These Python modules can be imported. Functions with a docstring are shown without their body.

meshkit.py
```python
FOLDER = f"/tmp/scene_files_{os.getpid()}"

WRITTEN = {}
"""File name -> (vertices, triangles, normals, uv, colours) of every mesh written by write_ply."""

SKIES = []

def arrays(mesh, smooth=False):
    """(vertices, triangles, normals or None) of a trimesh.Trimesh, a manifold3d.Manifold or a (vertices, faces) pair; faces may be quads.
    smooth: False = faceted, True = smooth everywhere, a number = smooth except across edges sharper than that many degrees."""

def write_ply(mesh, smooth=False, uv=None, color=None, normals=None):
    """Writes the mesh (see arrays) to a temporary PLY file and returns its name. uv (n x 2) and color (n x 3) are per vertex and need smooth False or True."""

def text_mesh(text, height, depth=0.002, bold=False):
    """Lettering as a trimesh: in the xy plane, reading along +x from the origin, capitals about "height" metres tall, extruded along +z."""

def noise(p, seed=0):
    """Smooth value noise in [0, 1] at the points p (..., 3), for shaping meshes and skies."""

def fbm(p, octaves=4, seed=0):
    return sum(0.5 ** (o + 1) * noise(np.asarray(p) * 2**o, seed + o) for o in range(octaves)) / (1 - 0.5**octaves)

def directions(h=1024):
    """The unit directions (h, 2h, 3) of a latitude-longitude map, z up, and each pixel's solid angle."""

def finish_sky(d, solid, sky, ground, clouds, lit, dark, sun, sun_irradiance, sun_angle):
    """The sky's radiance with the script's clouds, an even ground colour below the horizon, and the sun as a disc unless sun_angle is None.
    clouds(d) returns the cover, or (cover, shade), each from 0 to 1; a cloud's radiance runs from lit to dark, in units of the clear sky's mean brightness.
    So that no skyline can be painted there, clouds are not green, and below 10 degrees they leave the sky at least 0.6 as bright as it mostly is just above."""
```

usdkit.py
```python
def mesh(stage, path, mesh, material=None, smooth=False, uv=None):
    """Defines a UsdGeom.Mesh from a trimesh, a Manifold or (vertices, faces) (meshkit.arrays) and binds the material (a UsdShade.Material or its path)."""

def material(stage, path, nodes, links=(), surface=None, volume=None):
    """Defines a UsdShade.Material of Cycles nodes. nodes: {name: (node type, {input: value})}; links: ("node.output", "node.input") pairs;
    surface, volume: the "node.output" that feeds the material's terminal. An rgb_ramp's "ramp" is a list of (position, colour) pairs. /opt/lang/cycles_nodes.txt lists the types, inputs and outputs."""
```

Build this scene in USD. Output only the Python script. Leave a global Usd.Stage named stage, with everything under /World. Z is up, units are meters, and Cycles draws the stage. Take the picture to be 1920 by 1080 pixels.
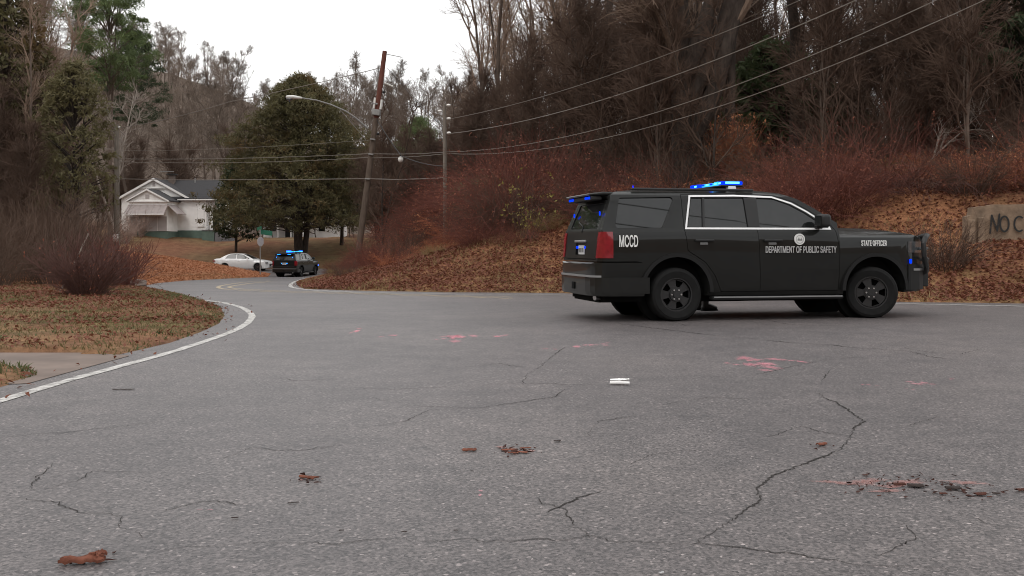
import math, random
import numpy as np, trimesh, shapely, usdkit, meshkit
from manifold3d import Manifold, CrossSection, FillRule
from pxr import Usd, UsdGeom, UsdLux, UsdShade, Sdf, Gf, Vt

stage = Usd.Stage.CreateInMemory()
UsdGeom.SetStageUpAxis(stage, 'Z')
UsdGeom.SetStageMetersPerUnit(stage, 1.0)
UsdGeom.Xform.Define(stage, '/World')
UsdGeom.Scope.Define(stage, '/World/Looks')

# ------------------------------------------------------------------ camera, sky, sun, exposure
F, HZ, CAMH = 2000.0, 461.0, 1.0265          # focal length in photo pixels, horizon row, camera height
cam = UsdGeom.Camera.Define(stage, '/World/camera')
cam.CreateHorizontalApertureAttr(36.0)
cam.CreateVerticalApertureAttr(20.25)
cam.CreateFocalLengthAttr(36.0 * F / 1920)
cam.CreateVerticalApertureOffsetAttr(-36.0 * (540 - HZ) / 1920)
cam.AddTransformOp().Set(Gf.Matrix4d().SetRotate(Gf.Rotation(Gf.Vec3d(1, 0, 0), 90)) * Gf.Matrix4d().SetTranslate(Gf.Vec3d(0, 0, CAMH)))
cam.CreateExposureAttr(0.0)
cam.CreateClippingRangeAttr(Gf.Vec2f(0.05, 5000))

SUN_EL, SUN_ROT = math.radians(55), math.radians(200)
M = {}
def mat(name, nodes, links, surface, volume=None):
    M[name] = usdkit.material(stage, '/World/Looks/' + name, nodes, links, surface, volume)
    return M[name]

mat('overcast_sky', {
    's': ('sky_texture', dict(sky_type='single_scattering', sun_disc=False, sun_elevation=SUN_EL, sun_rotation=SUN_ROT, air_density=1.0, aerosol_density=2.0)),
    'tc': ('texture_coordinate', {}),
    'm': ('mapping', dict(scale=(1.2, 1.2, 3.0))),
    'n': ('noise_texture', dict(scale=1.6, detail=4.0, roughness=0.5)),
    'r': ('rgb_ramp', dict(ramp=[(0.25, (9.2, 9.3, 9.5)), (0.75, (12.2, 12.1, 11.9))])),
    'mx': ('mix', dict(mix_type='mix', fac=0.93)),
    'b': ('background_shader', dict(strength=0.12))},
    [('tc.generated', 'm.vector'), ('m.vector', 'n.vector'), ('n.fac', 'r.fac'), ('s.color', 'mx.color1'), ('r.color', 'mx.color2'), ('mx.color', 'b.color')], 'b.background')
dome = UsdLux.DomeLight.Define(stage, '/World/sky')
dome.CreateIntensityAttr(1.0)
UsdShade.MaterialBindingAPI.Apply(dome.GetPrim()).Bind(M['overcast_sky'])
dome.GetPrim().SetCustomDataByKey('kind', 'structure')
dome.GetPrim().SetCustomDataByKey('label', 'white overcast winter sky above the woods')
sun = UsdLux.DistantLight.Define(stage, '/World/sun')
sun.CreateIntensityAttr(0.18); sun.CreateAngleAttr(25.0); sun.CreateColorAttr(Gf.Vec3f(1, 0.96, 0.92))
sun.GetPrim().CreateAttribute('inputs:normalize', Sdf.ValueTypeNames.Bool).Set(True)
_d = np.array([math.sin(SUN_ROT) * math.cos(SUN_EL), math.cos(SUN_ROT) * math.cos(SUN_EL), math.sin(SUN_EL)])
_x = np.cross([0, 0, 1], _d); _x /= np.linalg.norm(_x); _y = np.cross(_d, _x)
sun.AddTransformOp().Set(Gf.Matrix4d(*_x, 0, *_y, 0, *_d, 0, 0, 0, 0, 1))

# ------------------------------------------------------------------ materials
def plain(name, col, rough=0.6, var=0.15, scale=6.0, metallic=0.0, spec=0.5, coat=0.0, bump=0.0, bscale=None, island=0.0, objvar=0.0):
    """a colour with procedural unevenness of tone; optional relief and per-piece / per-copy variation"""
    c = np.array(col, float)
    nodes = {'g': ('geometry', {}), 'tc': ('texture_coordinate', {}),
             'n': ('noise_texture', dict(scale=scale, detail=5.0, roughness=0.6)),
             'r': ('rgb_ramp', dict(ramp=[(0.25, tuple(c * (1 - var))), (0.75, tuple(np.minimum(c * (1 + var), 1)))])),
             'p': ('principled_bsdf', dict(roughness=rough, metallic=metallic, specular_ior_level=spec, coat_weight=coat))}
    links = [('tc.object', 'n.vector'), ('n.fac', 'r.fac')]
    out = 'r.color'
    if island or objvar:
        nodes['mr'] = ('map_range', dict(from_min=0.0, from_max=1.0, to_min=1 - (island or objvar), to_max=1 + (island or objvar)))
        nodes['h'] = ('hsv', dict(hue=0.5, saturation=1.0, fac=1.0))
        if island: links.append(('g.random_per_island', 'mr.value'))
        else:
            nodes['oi'] = ('object_info', {}); links.append(('oi.random', 'mr.value'))
        links += [('mr.result', 'h.value'), (out, 'h.color')]; out = 'h.color'
    links.append((out, 'p.base_color'))
    if bump:
        nodes['n2'] = ('noise_texture', dict(scale=bscale or scale * 4, detail=4.0))
        nodes['b'] = ('bump', dict(strength=0.6, distance=bump))
        links += [('tc.object', 'n2.vector'), ('n2.fac', 'b.height'), ('b.normal', 'p.normal')]
    return mat(name, nodes, links, 'p.BSDF')

def ramp_island(name, cols, rough=0.7, trans=0.0, spec=0.3):
    """each little piece takes its own colour from the list"""
    n = len(cols)
    nodes = {'g': ('geometry', {}), 'r': ('rgb_ramp', dict(ramp=[(i / max(n - 1, 1), c) for i, c in enumerate(cols)])),
             'p': ('principled_bsdf', dict(roughness=rough, specular_ior_level=spec))}
    links = [('g.random_per_island', 'r.fac'), ('r.color', 'p.base_color')]
    if trans:
        nodes['t'] = ('translucent_bsdf', {}); nodes['mx'] = ('mix_closure', dict(fac=trans))
        links += [('r.color', 't.color'), ('p.BSDF', 'mx.closure1'), ('t.BSDF', 'mx.closure2')]
        return mat(name, nodes, links, 'mx.closure')
    return mat(name, nodes, links, 'p.BSDF')

def bark(name, c1, c2, objvar=0.25):
    c1, c2 = np.array(c1), np.array(c2)
    return mat(name, {
        'tc': ('texture_coordinate', {}), 'm': ('mapping', dict(scale=(5, 5, 1.1))),
        'n': ('noise_texture', dict(scale=2.0, detail=6.0, roughness=0.65)),
        'r': ('rgb_ramp', dict(ramp=[(0.3, tuple(c1)), (0.7, tuple(c2))])),
        'oi': ('object_info', {}), 'mr': ('map_range', dict(to_min=1 - objvar, to_max=1 + objvar)), 'h': ('hsv', {}),
        'b': ('bump', dict(strength=0.5, distance=0.03)),
        'p': ('principled_bsdf', dict(roughness=0.9, specular_ior_level=0.2))},
        [('tc.object', 'm.vector'), ('m.vector', 'n.vector'), ('n.fac', 'r.fac'), ('oi.random', 'mr.value'), ('mr.result', 'h.value'), ('r.color', 'h.color'),
         ('h.color', 'p.base_color'), ('n.fac', 'b.height'), ('b.normal', 'p.normal')], 'p.BSDF')

# asphalt: worn aggregate, patched tone, faint tyre polish
mat('asphalt', {
    'g': ('geometry', {}),
    'n0': ('noise_texture', dict(scale=0.30, detail=4.0, roughness=0.6)),
    'n1': ('noise_texture', dict(scale=2.6, detail=5.0, roughness=0.65)),
    'v': ('voronoi_texture', dict(scale=88.0, randomness=1.0)),
    'n2': ('noise_texture', dict(scale=60.0, detail=3.0, roughness=0.7)),
    'r0': ('rgb_ramp', dict(ramp=[(0.3, (0.086, 0.078, 0.079)), (0.5, (0.110, 0.099, 0.099)), (0.7, (0.136, 0.121, 0.118))])),
    'r1': ('rgb_ramp', dict(ramp=[(0.25, (0.72, 0.72, 0.73)), (0.5, (1.0, 0.99, 0.985)), (0.75, (1.22, 1.2, 1.185))])),
    'rv': ('rgb_ramp', dict(ramp=[(0.0, (0.28, 0.28, 0.29)), (0.26, (0.62, 0.62, 0.62)), (0.55, (1.0, 0.99, 0.98)), (0.86, (1.45, 1.42, 1.40)), (1.0, (3.6, 3.5, 3.4))])),
    'r2': ('rgb_ramp', dict(ramp=[(0.3, (0.45, 0.45, 0.45)), (0.5, (1.0, 1.0, 1.0)), (0.72, (1.5, 1.48, 1.46))])),
    'a': ('mix', dict(mix_type='multiply', fac=1.0)), 'b': ('mix', dict(mix_type='multiply', fac=1.0)), 'c': ('mix', dict(mix_type='multiply', fac=0.8)),
    'bp': ('bump', dict(strength=0.55, distance=0.006)),
    'p': ('principled_bsdf', dict(roughness=0.52, specular_ior_level=0.5))},
    [('g.position', 'n0.vector'), ('g.position', 'n1.vector'), ('g.position', 'v.vector'), ('g.position', 'n2.vector'),
     ('n0.fac', 'r0.fac'), ('n1.fac', 'r1.fac'), ('v.color', 'rv.fac'), ('n2.fac', 'r2.fac'),
     ('r0.color', 'a.color1'), ('r1.color', 'a.color2'), ('a.color', 'b.color1'), ('rv.color', 'b.color2'), ('b.color', 'c.color1'), ('r2.color', 'c.color2'),
     ('c.color', 'p.base_color'), ('n2.fac', 'bp.height'), ('bp.normal', 'p.normal')], 'p.BSDF')

# soil and turf: the mesh carries the tone of each zone, noise breaks it up
mat('terrain', {
    'g': ('geometry', {}), 'at': ('attribute', dict(attribute='tone')),
    'n1': ('noise_texture', dict(scale=1.3, detail=6.0, roughness=0.7)), 'n2': ('noise_texture', dict(scale=14.0, detail=4.0, roughness=0.7)),
    'r1': ('rgb_ramp', dict(ramp=[(0.28, (0.6, 0.58, 0.56)), (0.5, (1, 1, 1)), (0.72, (1.35, 1.36, 1.3))])),
    'r2': ('rgb_ramp', dict(ramp=[(0.3, (0.55, 0.52, 0.5)), (0.55, (1, 1, 1)), (0.75, (1.4, 1.35, 1.3))])),
    'a': ('mix', dict(mix_type='multiply', fac=1.0)), 'b': ('mix', dict(mix_type='multiply', fac=0.9)),
    'bp': ('bump', dict(strength=0.8, distance=0.05)),
    'p': ('principled_bsdf', dict(roughness=0.95, specular_ior_level=0.1))},
    [('g.position', 'n1.vector'), ('g.position', 'n2.vector'), ('n1.fac', 'r1.fac'), ('n2.fac', 'r2.fac'), ('at.color', 'a.color1'), ('r1.color', 'a.color2'),
     ('a.color', 'b.color1'), ('r2.color', 'b.color2'), ('b.color', 'p.base_color'), ('n2.fac', 'bp.height'), ('bp.normal', 'p.normal')], 'p.BSDF')

def worn_paint(name, col, under, lo, hi, scale=9.0):
    """road paint worn through to the asphalt"""
    return mat(name, {
        'g': ('geometry', {}), 'n': ('noise_texture', dict(scale=scale, detail=7.0, roughness=0.75)),
        'r': ('rgb_ramp', dict(ramp=[(lo, under), (hi, col)])), 'n2': ('noise_texture', dict(scale=60.0, detail=3.0)),
        'r2': ('rgb_ramp', dict(ramp=[(0.3, (0.7, 0.7, 0.7)), (0.7, (1.15, 1.15, 1.15))])), 'a': ('mix', dict(mix_type='multiply', fac=0.8)),
        'p': ('principled_bsdf', dict(roughness=0.7, specular_ior_level=0.3))},
        [('g.position', 'n.vector'), ('g.position', 'n2.vector'), ('n.fac', 'r.fac'), ('n2.fac', 'r2.fac'), ('r.color', 'a.color1'), ('r2.color', 'a.color2'), ('a.color', 'p.base_color')], 'p.BSDF')
worn_paint('white_paint', (0.58, 0.56, 0.53), (0.19, 0.18, 0.17), 0.38, 0.54)
worn_paint('yellow_paint', (0.50, 0.40, 0.26), (0.21, 0.2, 0.19), 0.36, 0.55)
def spray(name, col, lo, hi, dens):
    return mat(name, {
        'g': ('geometry', {}), 'n': ('noise_texture', dict(scale=26.0, detail=6.0, roughness=0.85)), 'at': ('attribute', dict(attribute='thick')),
        'mu': ('math', dict(math_type='multiply')), 'r': ('rgb_ramp', dict(ramp=[(lo, (0, 0, 0)), (hi, (dens, dens, dens))])),
        'd': ('principled_bsdf', dict(base_color=col, roughness=0.75, specular_ior_level=0.2)), 't': ('transparent_bsdf', {}), 'mx': ('mix_closure', {})},
        [('g.position', 'n.vector'), ('n.fac', 'mu.value1'), ('at.fac', 'mu.value2'), ('mu.value', 'r.fac'), ('r.color', 'mx.fac'), ('t.BSDF', 'mx.closure1'), ('d.BSDF', 'mx.closure2')], 'mx.closure')
spray('pink_spray', (0.66, 0.20, 0.25), 0.32, 0.70, 0.5)
spray('bark_dust', (0.24, 0.10, 0.085), 0.30, 0.66, 0.7)
plain('crack_shadow', (0.045, 0.041, 0.039), 0.95, 0.3, 30.0, spec=0.1)
plain('concrete_drive', (0.17, 0.128, 0.106), 0.85, 0.32, 1.6, bump=0.004, bscale=60)
plain('concrete_wall', (0.22, 0.155, 0.105), 0.9, 0.5, 2.6, bump=0.02, bscale=14)
plain('black_spray', (0.012, 0.012, 0.012), 0.7, 0.2)

bark('grey_bark', (0.075, 0.055, 0.043), (0.17, 0.13, 0.105))
bark('twig_bark', (0.135, 0.092, 0.068), (0.25, 0.18, 0.135), 0.45)
bark('pale_bark', (0.20, 0.165, 0.14), (0.33, 0.29, 0.25), 0.1)
bark('far_twig', (0.115, 0.088, 0.070), (0.20, 0.155, 0.125), 0.25)
bark('dark_bark', (0.035, 0.027, 0.022), (0.085, 0.068, 0.058))
bark('pole_wood', (0.075, 0.055, 0.043), (0.15, 0.115, 0.09), 0.05)
bark('red_pole_wood', (0.10, 0.036, 0.027), (0.17, 0.07, 0.052), 0.05)
bark('grey_pole_wood', (0.13, 0.115, 0.095), (0.22, 0.19, 0.16), 0.05)
bark('bark_chip', (0.10, 0.035, 0.022), (0.26, 0.10, 0.065), 0.1)
bark('dark_chip', (0.03, 0.014, 0.011), (0.11, 0.042, 0.03), 0.3)
ramp_island('red_cane', [(0.13, 0.045, 0.033), (0.27, 0.100, 0.070), (0.37, 0.150, 0.105), (0.21, 0.08, 0.058)], 0.85)
ramp_island('bark_bits', [(0.05, 0.02, 0.015), (0.16, 0.06, 0.04), (0.09, 0.032, 0.022), (0.24, 0.10, 0.07)], 0.85)
ramp_island('rust_cane', [(0.30, 0.10, 0.05), (0.22, 0.07, 0.04)], 0.85)
ramp_island('rust_leaves', [(0.38, 0.17, 0.085), (0.27, 0.11, 0.055), (0.33, 0.14, 0.075), (0.20, 0.08, 0.045)], 0.8, 0.1)
ramp_island('wine_cane', [(0.10, 0.05, 0.042), (0.19, 0.10, 0.083), (0.26, 0.15, 0.125), (0.14, 0.07, 0.06)], 0.85)
ramp_island('pale_cane', [(0.34, 0.25, 0.21), (0.42, 0.32, 0.28), (0.25, 0.17, 0.14)], 0.85)
ramp_island('brown_cane', [(0.09, 0.057, 0.041), (0.17, 0.112, 0.08), (0.25, 0.175, 0.13), (0.12, 0.068, 0.048)], 0.85)
ramp_island('dead_leaves', [(0.16, 0.058, 0.034), (0.42, 0.165, 0.088), (0.55, 0.30, 0.175), (0.60, 0.43, 0.29), (0.33, 0.115, 0.065), (0.48, 0.21, 0.12), (0.44, 0.17, 0.095)], 0.75, 0.1)
ramp_island('vine_leaves', [(0.22, 0.08, 0.05), (0.33, 0.125, 0.075), (0.27, 0.115, 0.07), (0.38, 0.18, 0.11)], 0.8, 0.15)
ramp_island('turf_blades', [(0.13, 0.105, 0.045), (0.16, 0.14, 0.06), (0.095, 0.105, 0.038), (0.20, 0.16, 0.08), (0.11, 0.12, 0.042)], 0.8, 0.2)
ramp_island('green_sprigs', [(0.085, 0.10, 0.04), (0.13, 0.145, 0.06), (0.18, 0.17, 0.08), (0.12, 0.12, 0.05)], 0.75, 0.2)
ramp_island('tan_grass', [(0.26, 0.19, 0.09), (0.34, 0.25, 0.12), (0.20, 0.15, 0.06), (0.30, 0.17, 0.09)], 0.8, 0.2)
def foliage(name, cols, objvar=0.0):
    n = len(cols)
    mat(name, {'g': ('geometry', {}), 'tc': ('texture_coordinate', {}), 'n': ('noise_texture', dict(scale=0.45, detail=3.0)),
               'ad': ('math', dict(math_type='multiply_add', value2=0.45)), 'mu': ('math', dict(math_type='multiply_add', value2=1.5, value3=-0.45)),
               'r': ('rgb_ramp', dict(ramp=[(i / (n - 1), c) for i, c in enumerate(cols)])),
               'p': ('principled_bsdf', dict(roughness=0.65, specular_ior_level=0.25)), 't': ('translucent_bsdf', {}), 'mx': ('mix_closure', dict(fac=0.2))},
        [('tc.object', 'n.vector'), ('n.fac', 'mu.value1'), ('g.random_per_island', 'ad.value1'), ('mu.value', 'ad.value3'), ('ad.value', 'r.fac'),
         ('r.color', 'p.base_color'), ('r.color', 't.color'), ('p.BSDF', 'mx.closure1'), ('t.BSDF', 'mx.closure2')], 'mx.closure')
foliage('cedar_foliage', [(0.135, 0.085, 0.036), (0.085, 0.074, 0.033), (0.10, 0.090, 0.040), (0.19, 0.11, 0.052), (0.12, 0.105, 0.048)])
foliage('dark_cedar', [(0.028, 0.038, 0.018), (0.045, 0.058, 0.026), (0.06, 0.07, 0.032)])
foliage('pine_foliage', [(0.07, 0.10, 0.04), (0.12, 0.155, 0.06), (0.17, 0.19, 0.085)])
foliage('olive_foliage', [(0.10, 0.088, 0.042), (0.14, 0.122, 0.058), (0.19, 0.145, 0.07)])
foliage('holly_foliage', [(0.06, 0.08, 0.036), (0.095, 0.118, 0.055), (0.13, 0.135, 0.07)])
ramp_island('yellow_leaves', [(0.22, 0.19, 0.05), (0.34, 0.28, 0.09), (0.15, 0.14, 0.04)], 0.6, 0.2)

# vehicles
def car_paint(name, col, rough=0.35, coat=0.6, crough=0.06, spec=0.26):
    mat(name, {'tc': ('texture_coordinate', {}), 'n': ('noise_texture', dict(scale=3.0, detail=6.0, roughness=0.7)),
               'r': ('rgb_ramp', dict(ramp=[(0.3, tuple(np.array(col) * 0.88)), (0.7, tuple(np.array(col) * 1.12))])),
               'sx': ('separate_xyz', {}), 'mr': ('map_range', dict(from_min=0.35, from_max=0.85, to_min=0.45, to_max=0.0, clamp=True)),
               'mu': ('math', dict(math_type='multiply')), 'dm': ('mix', dict(mix_type='mix', color2=(0.018, 0.017, 0.016))),
               'rr': ('map_range', dict(from_min=0.0, from_max=0.4, to_min=rough, to_max=0.6)),
               'p': ('principled_bsdf', dict(coat_weight=coat, coat_roughness=crough, specular_ior_level=spec))},
        [('tc.object', 'n.vector'), ('n.fac', 'r.fac'), ('tc.object', 'sx.vector'), ('sx.z', 'mr.value'), ('mr.result', 'mu.value1'), ('n.fac', 'mu.value2'),
         ('mu.value', 'dm.fac'), ('r.color', 'dm.color1'), ('dm.color', 'p.base_color'), ('mu.value', 'rr.value'), ('rr.result', 'p.roughness')], 'p.BSDF')
car_paint('charcoal_paint', (0.0095, 0.0097, 0.0090), 0.4, 0.5, 0.04, 0.08)
car_paint('white_car_paint', (0.78, 0.78, 0.77), 0.35, 0.5)
plain('black_plastic', (0.008, 0.008, 0.008), 0.55, 0.2)
plain('dark_plastic', (0.010, 0.010, 0.010), 0.6, 0.2, spec=0.25)
plain('underbody', (0.008, 0.008, 0.008), 0.9, 0.2, spec=0.1)
plain('rubber', (0.010, 0.010, 0.010), 0.8, 0.25, 14, bump=0.002, spec=0.2)
plain('rim_paint', (0.010, 0.010, 0.0105), 0.42, 0.2, coat=0.3)
plain('steel', (0.55, 0.55, 0.55), 0.3, 0.1, metallic=1.0)
plain('chrome', (0.75, 0.75, 0.76), 0.16, 0.05, metallic=1.0)
plain('bright_trim', (0.80, 0.80, 0.80), 0.3, 0.05)
plain('grey_trim', (0.22, 0.22, 0.22), 0.4, 0.1)
plain('red_lens', (0.19, 0.008, 0.014), 0.15, 0.3, 18, coat=0.6)
plain('clear_lens', (0.06, 0.062, 0.065), 0.1, 0.3, 20, coat=0.8)
plain('decal_white', (0.72, 0.72, 0.70), 0.5, 0.06)
plain('decal_silver', (0.42, 0.42, 0.42), 0.45, 0.12)
plain('decal_dark', (0.10, 0.10, 0.10), 0.5, 0.1)
plain('white_plate', (0.6, 0.6, 0.6), 0.5, 0.1)
mat('tinted_glass', {'p': ('principled_bsdf', dict(base_color=(0.006, 0.007, 0.007), roughness=0.015, specular_ior_level=0.6)), 'tc': ('texture_coordinate', {}), 'n': ('noise_texture', dict(scale=5.0, detail=3.0)), 'r': ('rgb_ramp', dict(ramp=[(0.3, (0.004, 0.005, 0.005)), (0.8, (0.012, 0.012, 0.012))]))},
    [('tc.object', 'n.vector'), ('n.fac', 'r.fac'), ('r.color', 'p.base_color')], 'p.BSDF')
mat('blue_lamp', {'e': ('emission', dict(color=(0.002, 0.045, 1.0), strength=1.35))}, [], 'e.emission')
mat('cyan_lamp', {'e': ('emission', dict(color=(0.03, 0.38, 1.0), strength=2.0))}, [], 'e.emission')
mat('hot_lamp', {'e': ('emission', dict(color=(0.10, 0.55, 1.0), strength=3.2))}, [], 'e.emission')
mat('glaring_lamp', {'e': ('emission', dict(color=(0.004, 0.10, 1.0), strength=14.0))}, [], 'e.emission')
mat('deep_blue_lamp', {'e': ('emission', dict(color=(0.0, 0.02, 0.9), strength=1.6))}, [], 'e.emission')
plain('blue_lens', (0.01, 0.03, 0.25), 0.15, 0.2, coat=0.5)

# buildings and street furniture
plain('white_siding', (0.90, 0.875, 0.845), 0.7, 0.10, 1.2)
plain('white_trim', (0.82, 0.80, 0.77), 0.6, 0.06)
plain('grey_panel', (0.43, 0.39, 0.375), 0.7, 0.10, 1.4)
plain('awning_metal', (0.33, 0.28, 0.265), 0.6, 0.15, 2.5)
plain('green_foundation', (0.115, 0.165, 0.135), 0.85, 0.2, 1.5)
plain('roof_shingle', (0.034, 0.032, 0.034), 0.9, 0.25, 9.0, bump=0.02)
plain('dark_opening', (0.015, 0.014, 0.014), 0.5, 0.2)
plain('grey_step', (0.17, 0.165, 0.17), 0.9, 0.2)
plain('chimney_brick', (0.13, 0.10, 0.085), 0.9, 0.2)
plain('galvanised', (0.26, 0.255, 0.245), 0.5, 0.15, metallic=0.3)
plain('lamp_housing', (0.62, 0.61, 0.58), 0.5, 0.08)
plain('wire_metal', (0.19, 0.165, 0.14), 0.5, 0.1)
plain('sign_back', (0.40, 0.37, 0.34), 0.6, 0.12)
plain('sign_green', (0.012, 0.13, 0.075), 0.5, 0.1)
plain('porcelain', (0.72, 0.70, 0.66), 0.3, 0.05)
plain('paper', (0.85, 0.84, 0.82), 0.8, 0.05)
plain('twig_black', (0.03, 0.02, 0.017), 0.9, 0.3)
plain('uniform_black', (0.015, 0.015, 0.017), 0.85, 0.2)
plain('boot_leather', (0.012, 0.011, 0.011), 0.35, 0.2)
plain('skin', (0.33, 0.19, 0.13), 0.55, 0.08)
plain('hair', (0.02, 0.014, 0.01), 0.7, 0.2)

# ------------------------------------------------------------------ helpers
used = {}
def numbered(path):
    if path not in used:
        used[path] = 0
        return path
    used[path] += 1
    return '%s_%03d' % (path, used[path])
def tag(o, label=None, cat=None, group=None, kind=None):
    p = o.GetPrim() if hasattr(o, 'GetPrim') else o
    for k, v in (('label', label), ('category', cat), ('group', group), ('kind', kind)):
        if v: p.SetCustomDataByKey(k, v)
    return o
def pathof(parent):
    return '/World' if parent is None else str((parent.GetPrim() if hasattr(parent, 'GetPrim') else parent).GetPath())
def obj(name, mesh, m, parent=None, smooth=30, label=None):
    o = usdkit.mesh(stage, numbered(pathof(parent) + '/' + name), mesh, M[m] if isinstance(m, str) else m, smooth=smooth)
    if label: tag(o, label)
    return o
def mtx(loc=(0, 0, 0), rz=0.0, s=1.0, tilt=(0, 0)):
    s = np.broadcast_to(np.asarray(s, float), 3)
    m = Gf.Matrix4d().SetScale(Gf.Vec3d(*map(float, s)))
    m = m * Gf.Matrix4d().SetRotate(Gf.Rotation(Gf.Vec3d(1, 0, 0), tilt[0])) * Gf.Matrix4d().SetRotate(Gf.Rotation(Gf.Vec3d(0, 1, 0), tilt[1]))
    return m * Gf.Matrix4d().SetRotate(Gf.Rotation(Gf.Vec3d(0, 0, 1), math.degrees(rz))) * Gf.Matrix4d().SetTranslate(Gf.Vec3d(*map(float, loc)))
def thing(name, label, cat, loc=(0, 0, 0), rz=0.0, group=None, s=1.0, tilt=(0, 0), kind=None):
    x = UsdGeom.Xform.Define(stage, numbered('/World/' + name))
    x.MakeMatrixXform().Set(mtx(loc, rz, s, tilt))
    return tag(x, label, cat, group, kind)
def dup(root, name, label, cat, loc, rz=0.0, group=None, s=1.0, tilt=(0, 0)):
    x = UsdGeom.Xform.Define(stage, numbered('/World/' + name))
    x.GetPrim().GetReferences().AddInternalReference(root.GetPath())
    x.GetPrim().SetInstanceable(True)
    x.MakeMatrixXform().Set(mtx(loc, rz, s, tilt))
    return tag(x, label, cat, group)

cs = lambda p: CrossSection([np.asarray(p, float)], FillRule.NonZero) if not isinstance(p, CrossSection) else p
def _fix(p):
    p = np.asarray(p, float)
    a = 0.5 * np.sum(p[:, 0] * np.roll(p[:, 1], -1) - np.roll(p[:, 0], -1) * p[:, 1])
    return p if a > 0 else p[::-1]
def sec(p): return p if isinstance(p, CrossSection) else CrossSection([_fix(p)])
def extY(p, y0, y1): return sec(p).extrude(y1 - y0).transform(np.array([[1, 0, 0, 0], [0, 0, 1, y0], [0, 1, 0, 0]], float))      # polygon in x,z
def extX(p, x0, x1): return sec(p).extrude(x1 - x0).transform(np.array([[0, 0, 1, x0], [1, 0, 0, 0], [0, 1, 0, 0]], float))      # polygon in y,z
def extZ(p, z0, z1): return sec(p).extrude(z1 - z0).translate([0, 0, z0])
def box(x0, x1, y0, y1, z0, z1): return Manifold.cube([x1 - x0, y1 - y0, z1 - z0]).translate([x0, y0, z0])
def rbox(x0, x1, y0, y1, z0, z1, r=0.02, seg=12):
    s = Manifold.sphere(r, seg)
    return Manifold.batch_hull([s.translate([x, y, z]) for x in (x0 + r, x1 - r) for y in (y0 + r, y1 - r) for z in (z0 + r, z1 - r)])
def cylY(r, y0, y1, x=0, z=0, seg=48): return Manifold.cylinder(y1 - y0, r, r, seg).transform(np.array([[1, 0, 0, x], [0, 0, 1, y0], [0, -1, 0, z]], float))
def uni(ms):
    out = ms[0]
    for m in ms[1:]: out = out + m
    return out
def asmesh(m):
    if isinstance(m, trimesh.Trimesh): return m
    v, f, _ = meshkit.arrays(m); return trimesh.Trimesh(v, f, process=False)
def cat(ms): return trimesh.util.concatenate([asmesh(m) for m in ms])

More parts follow.
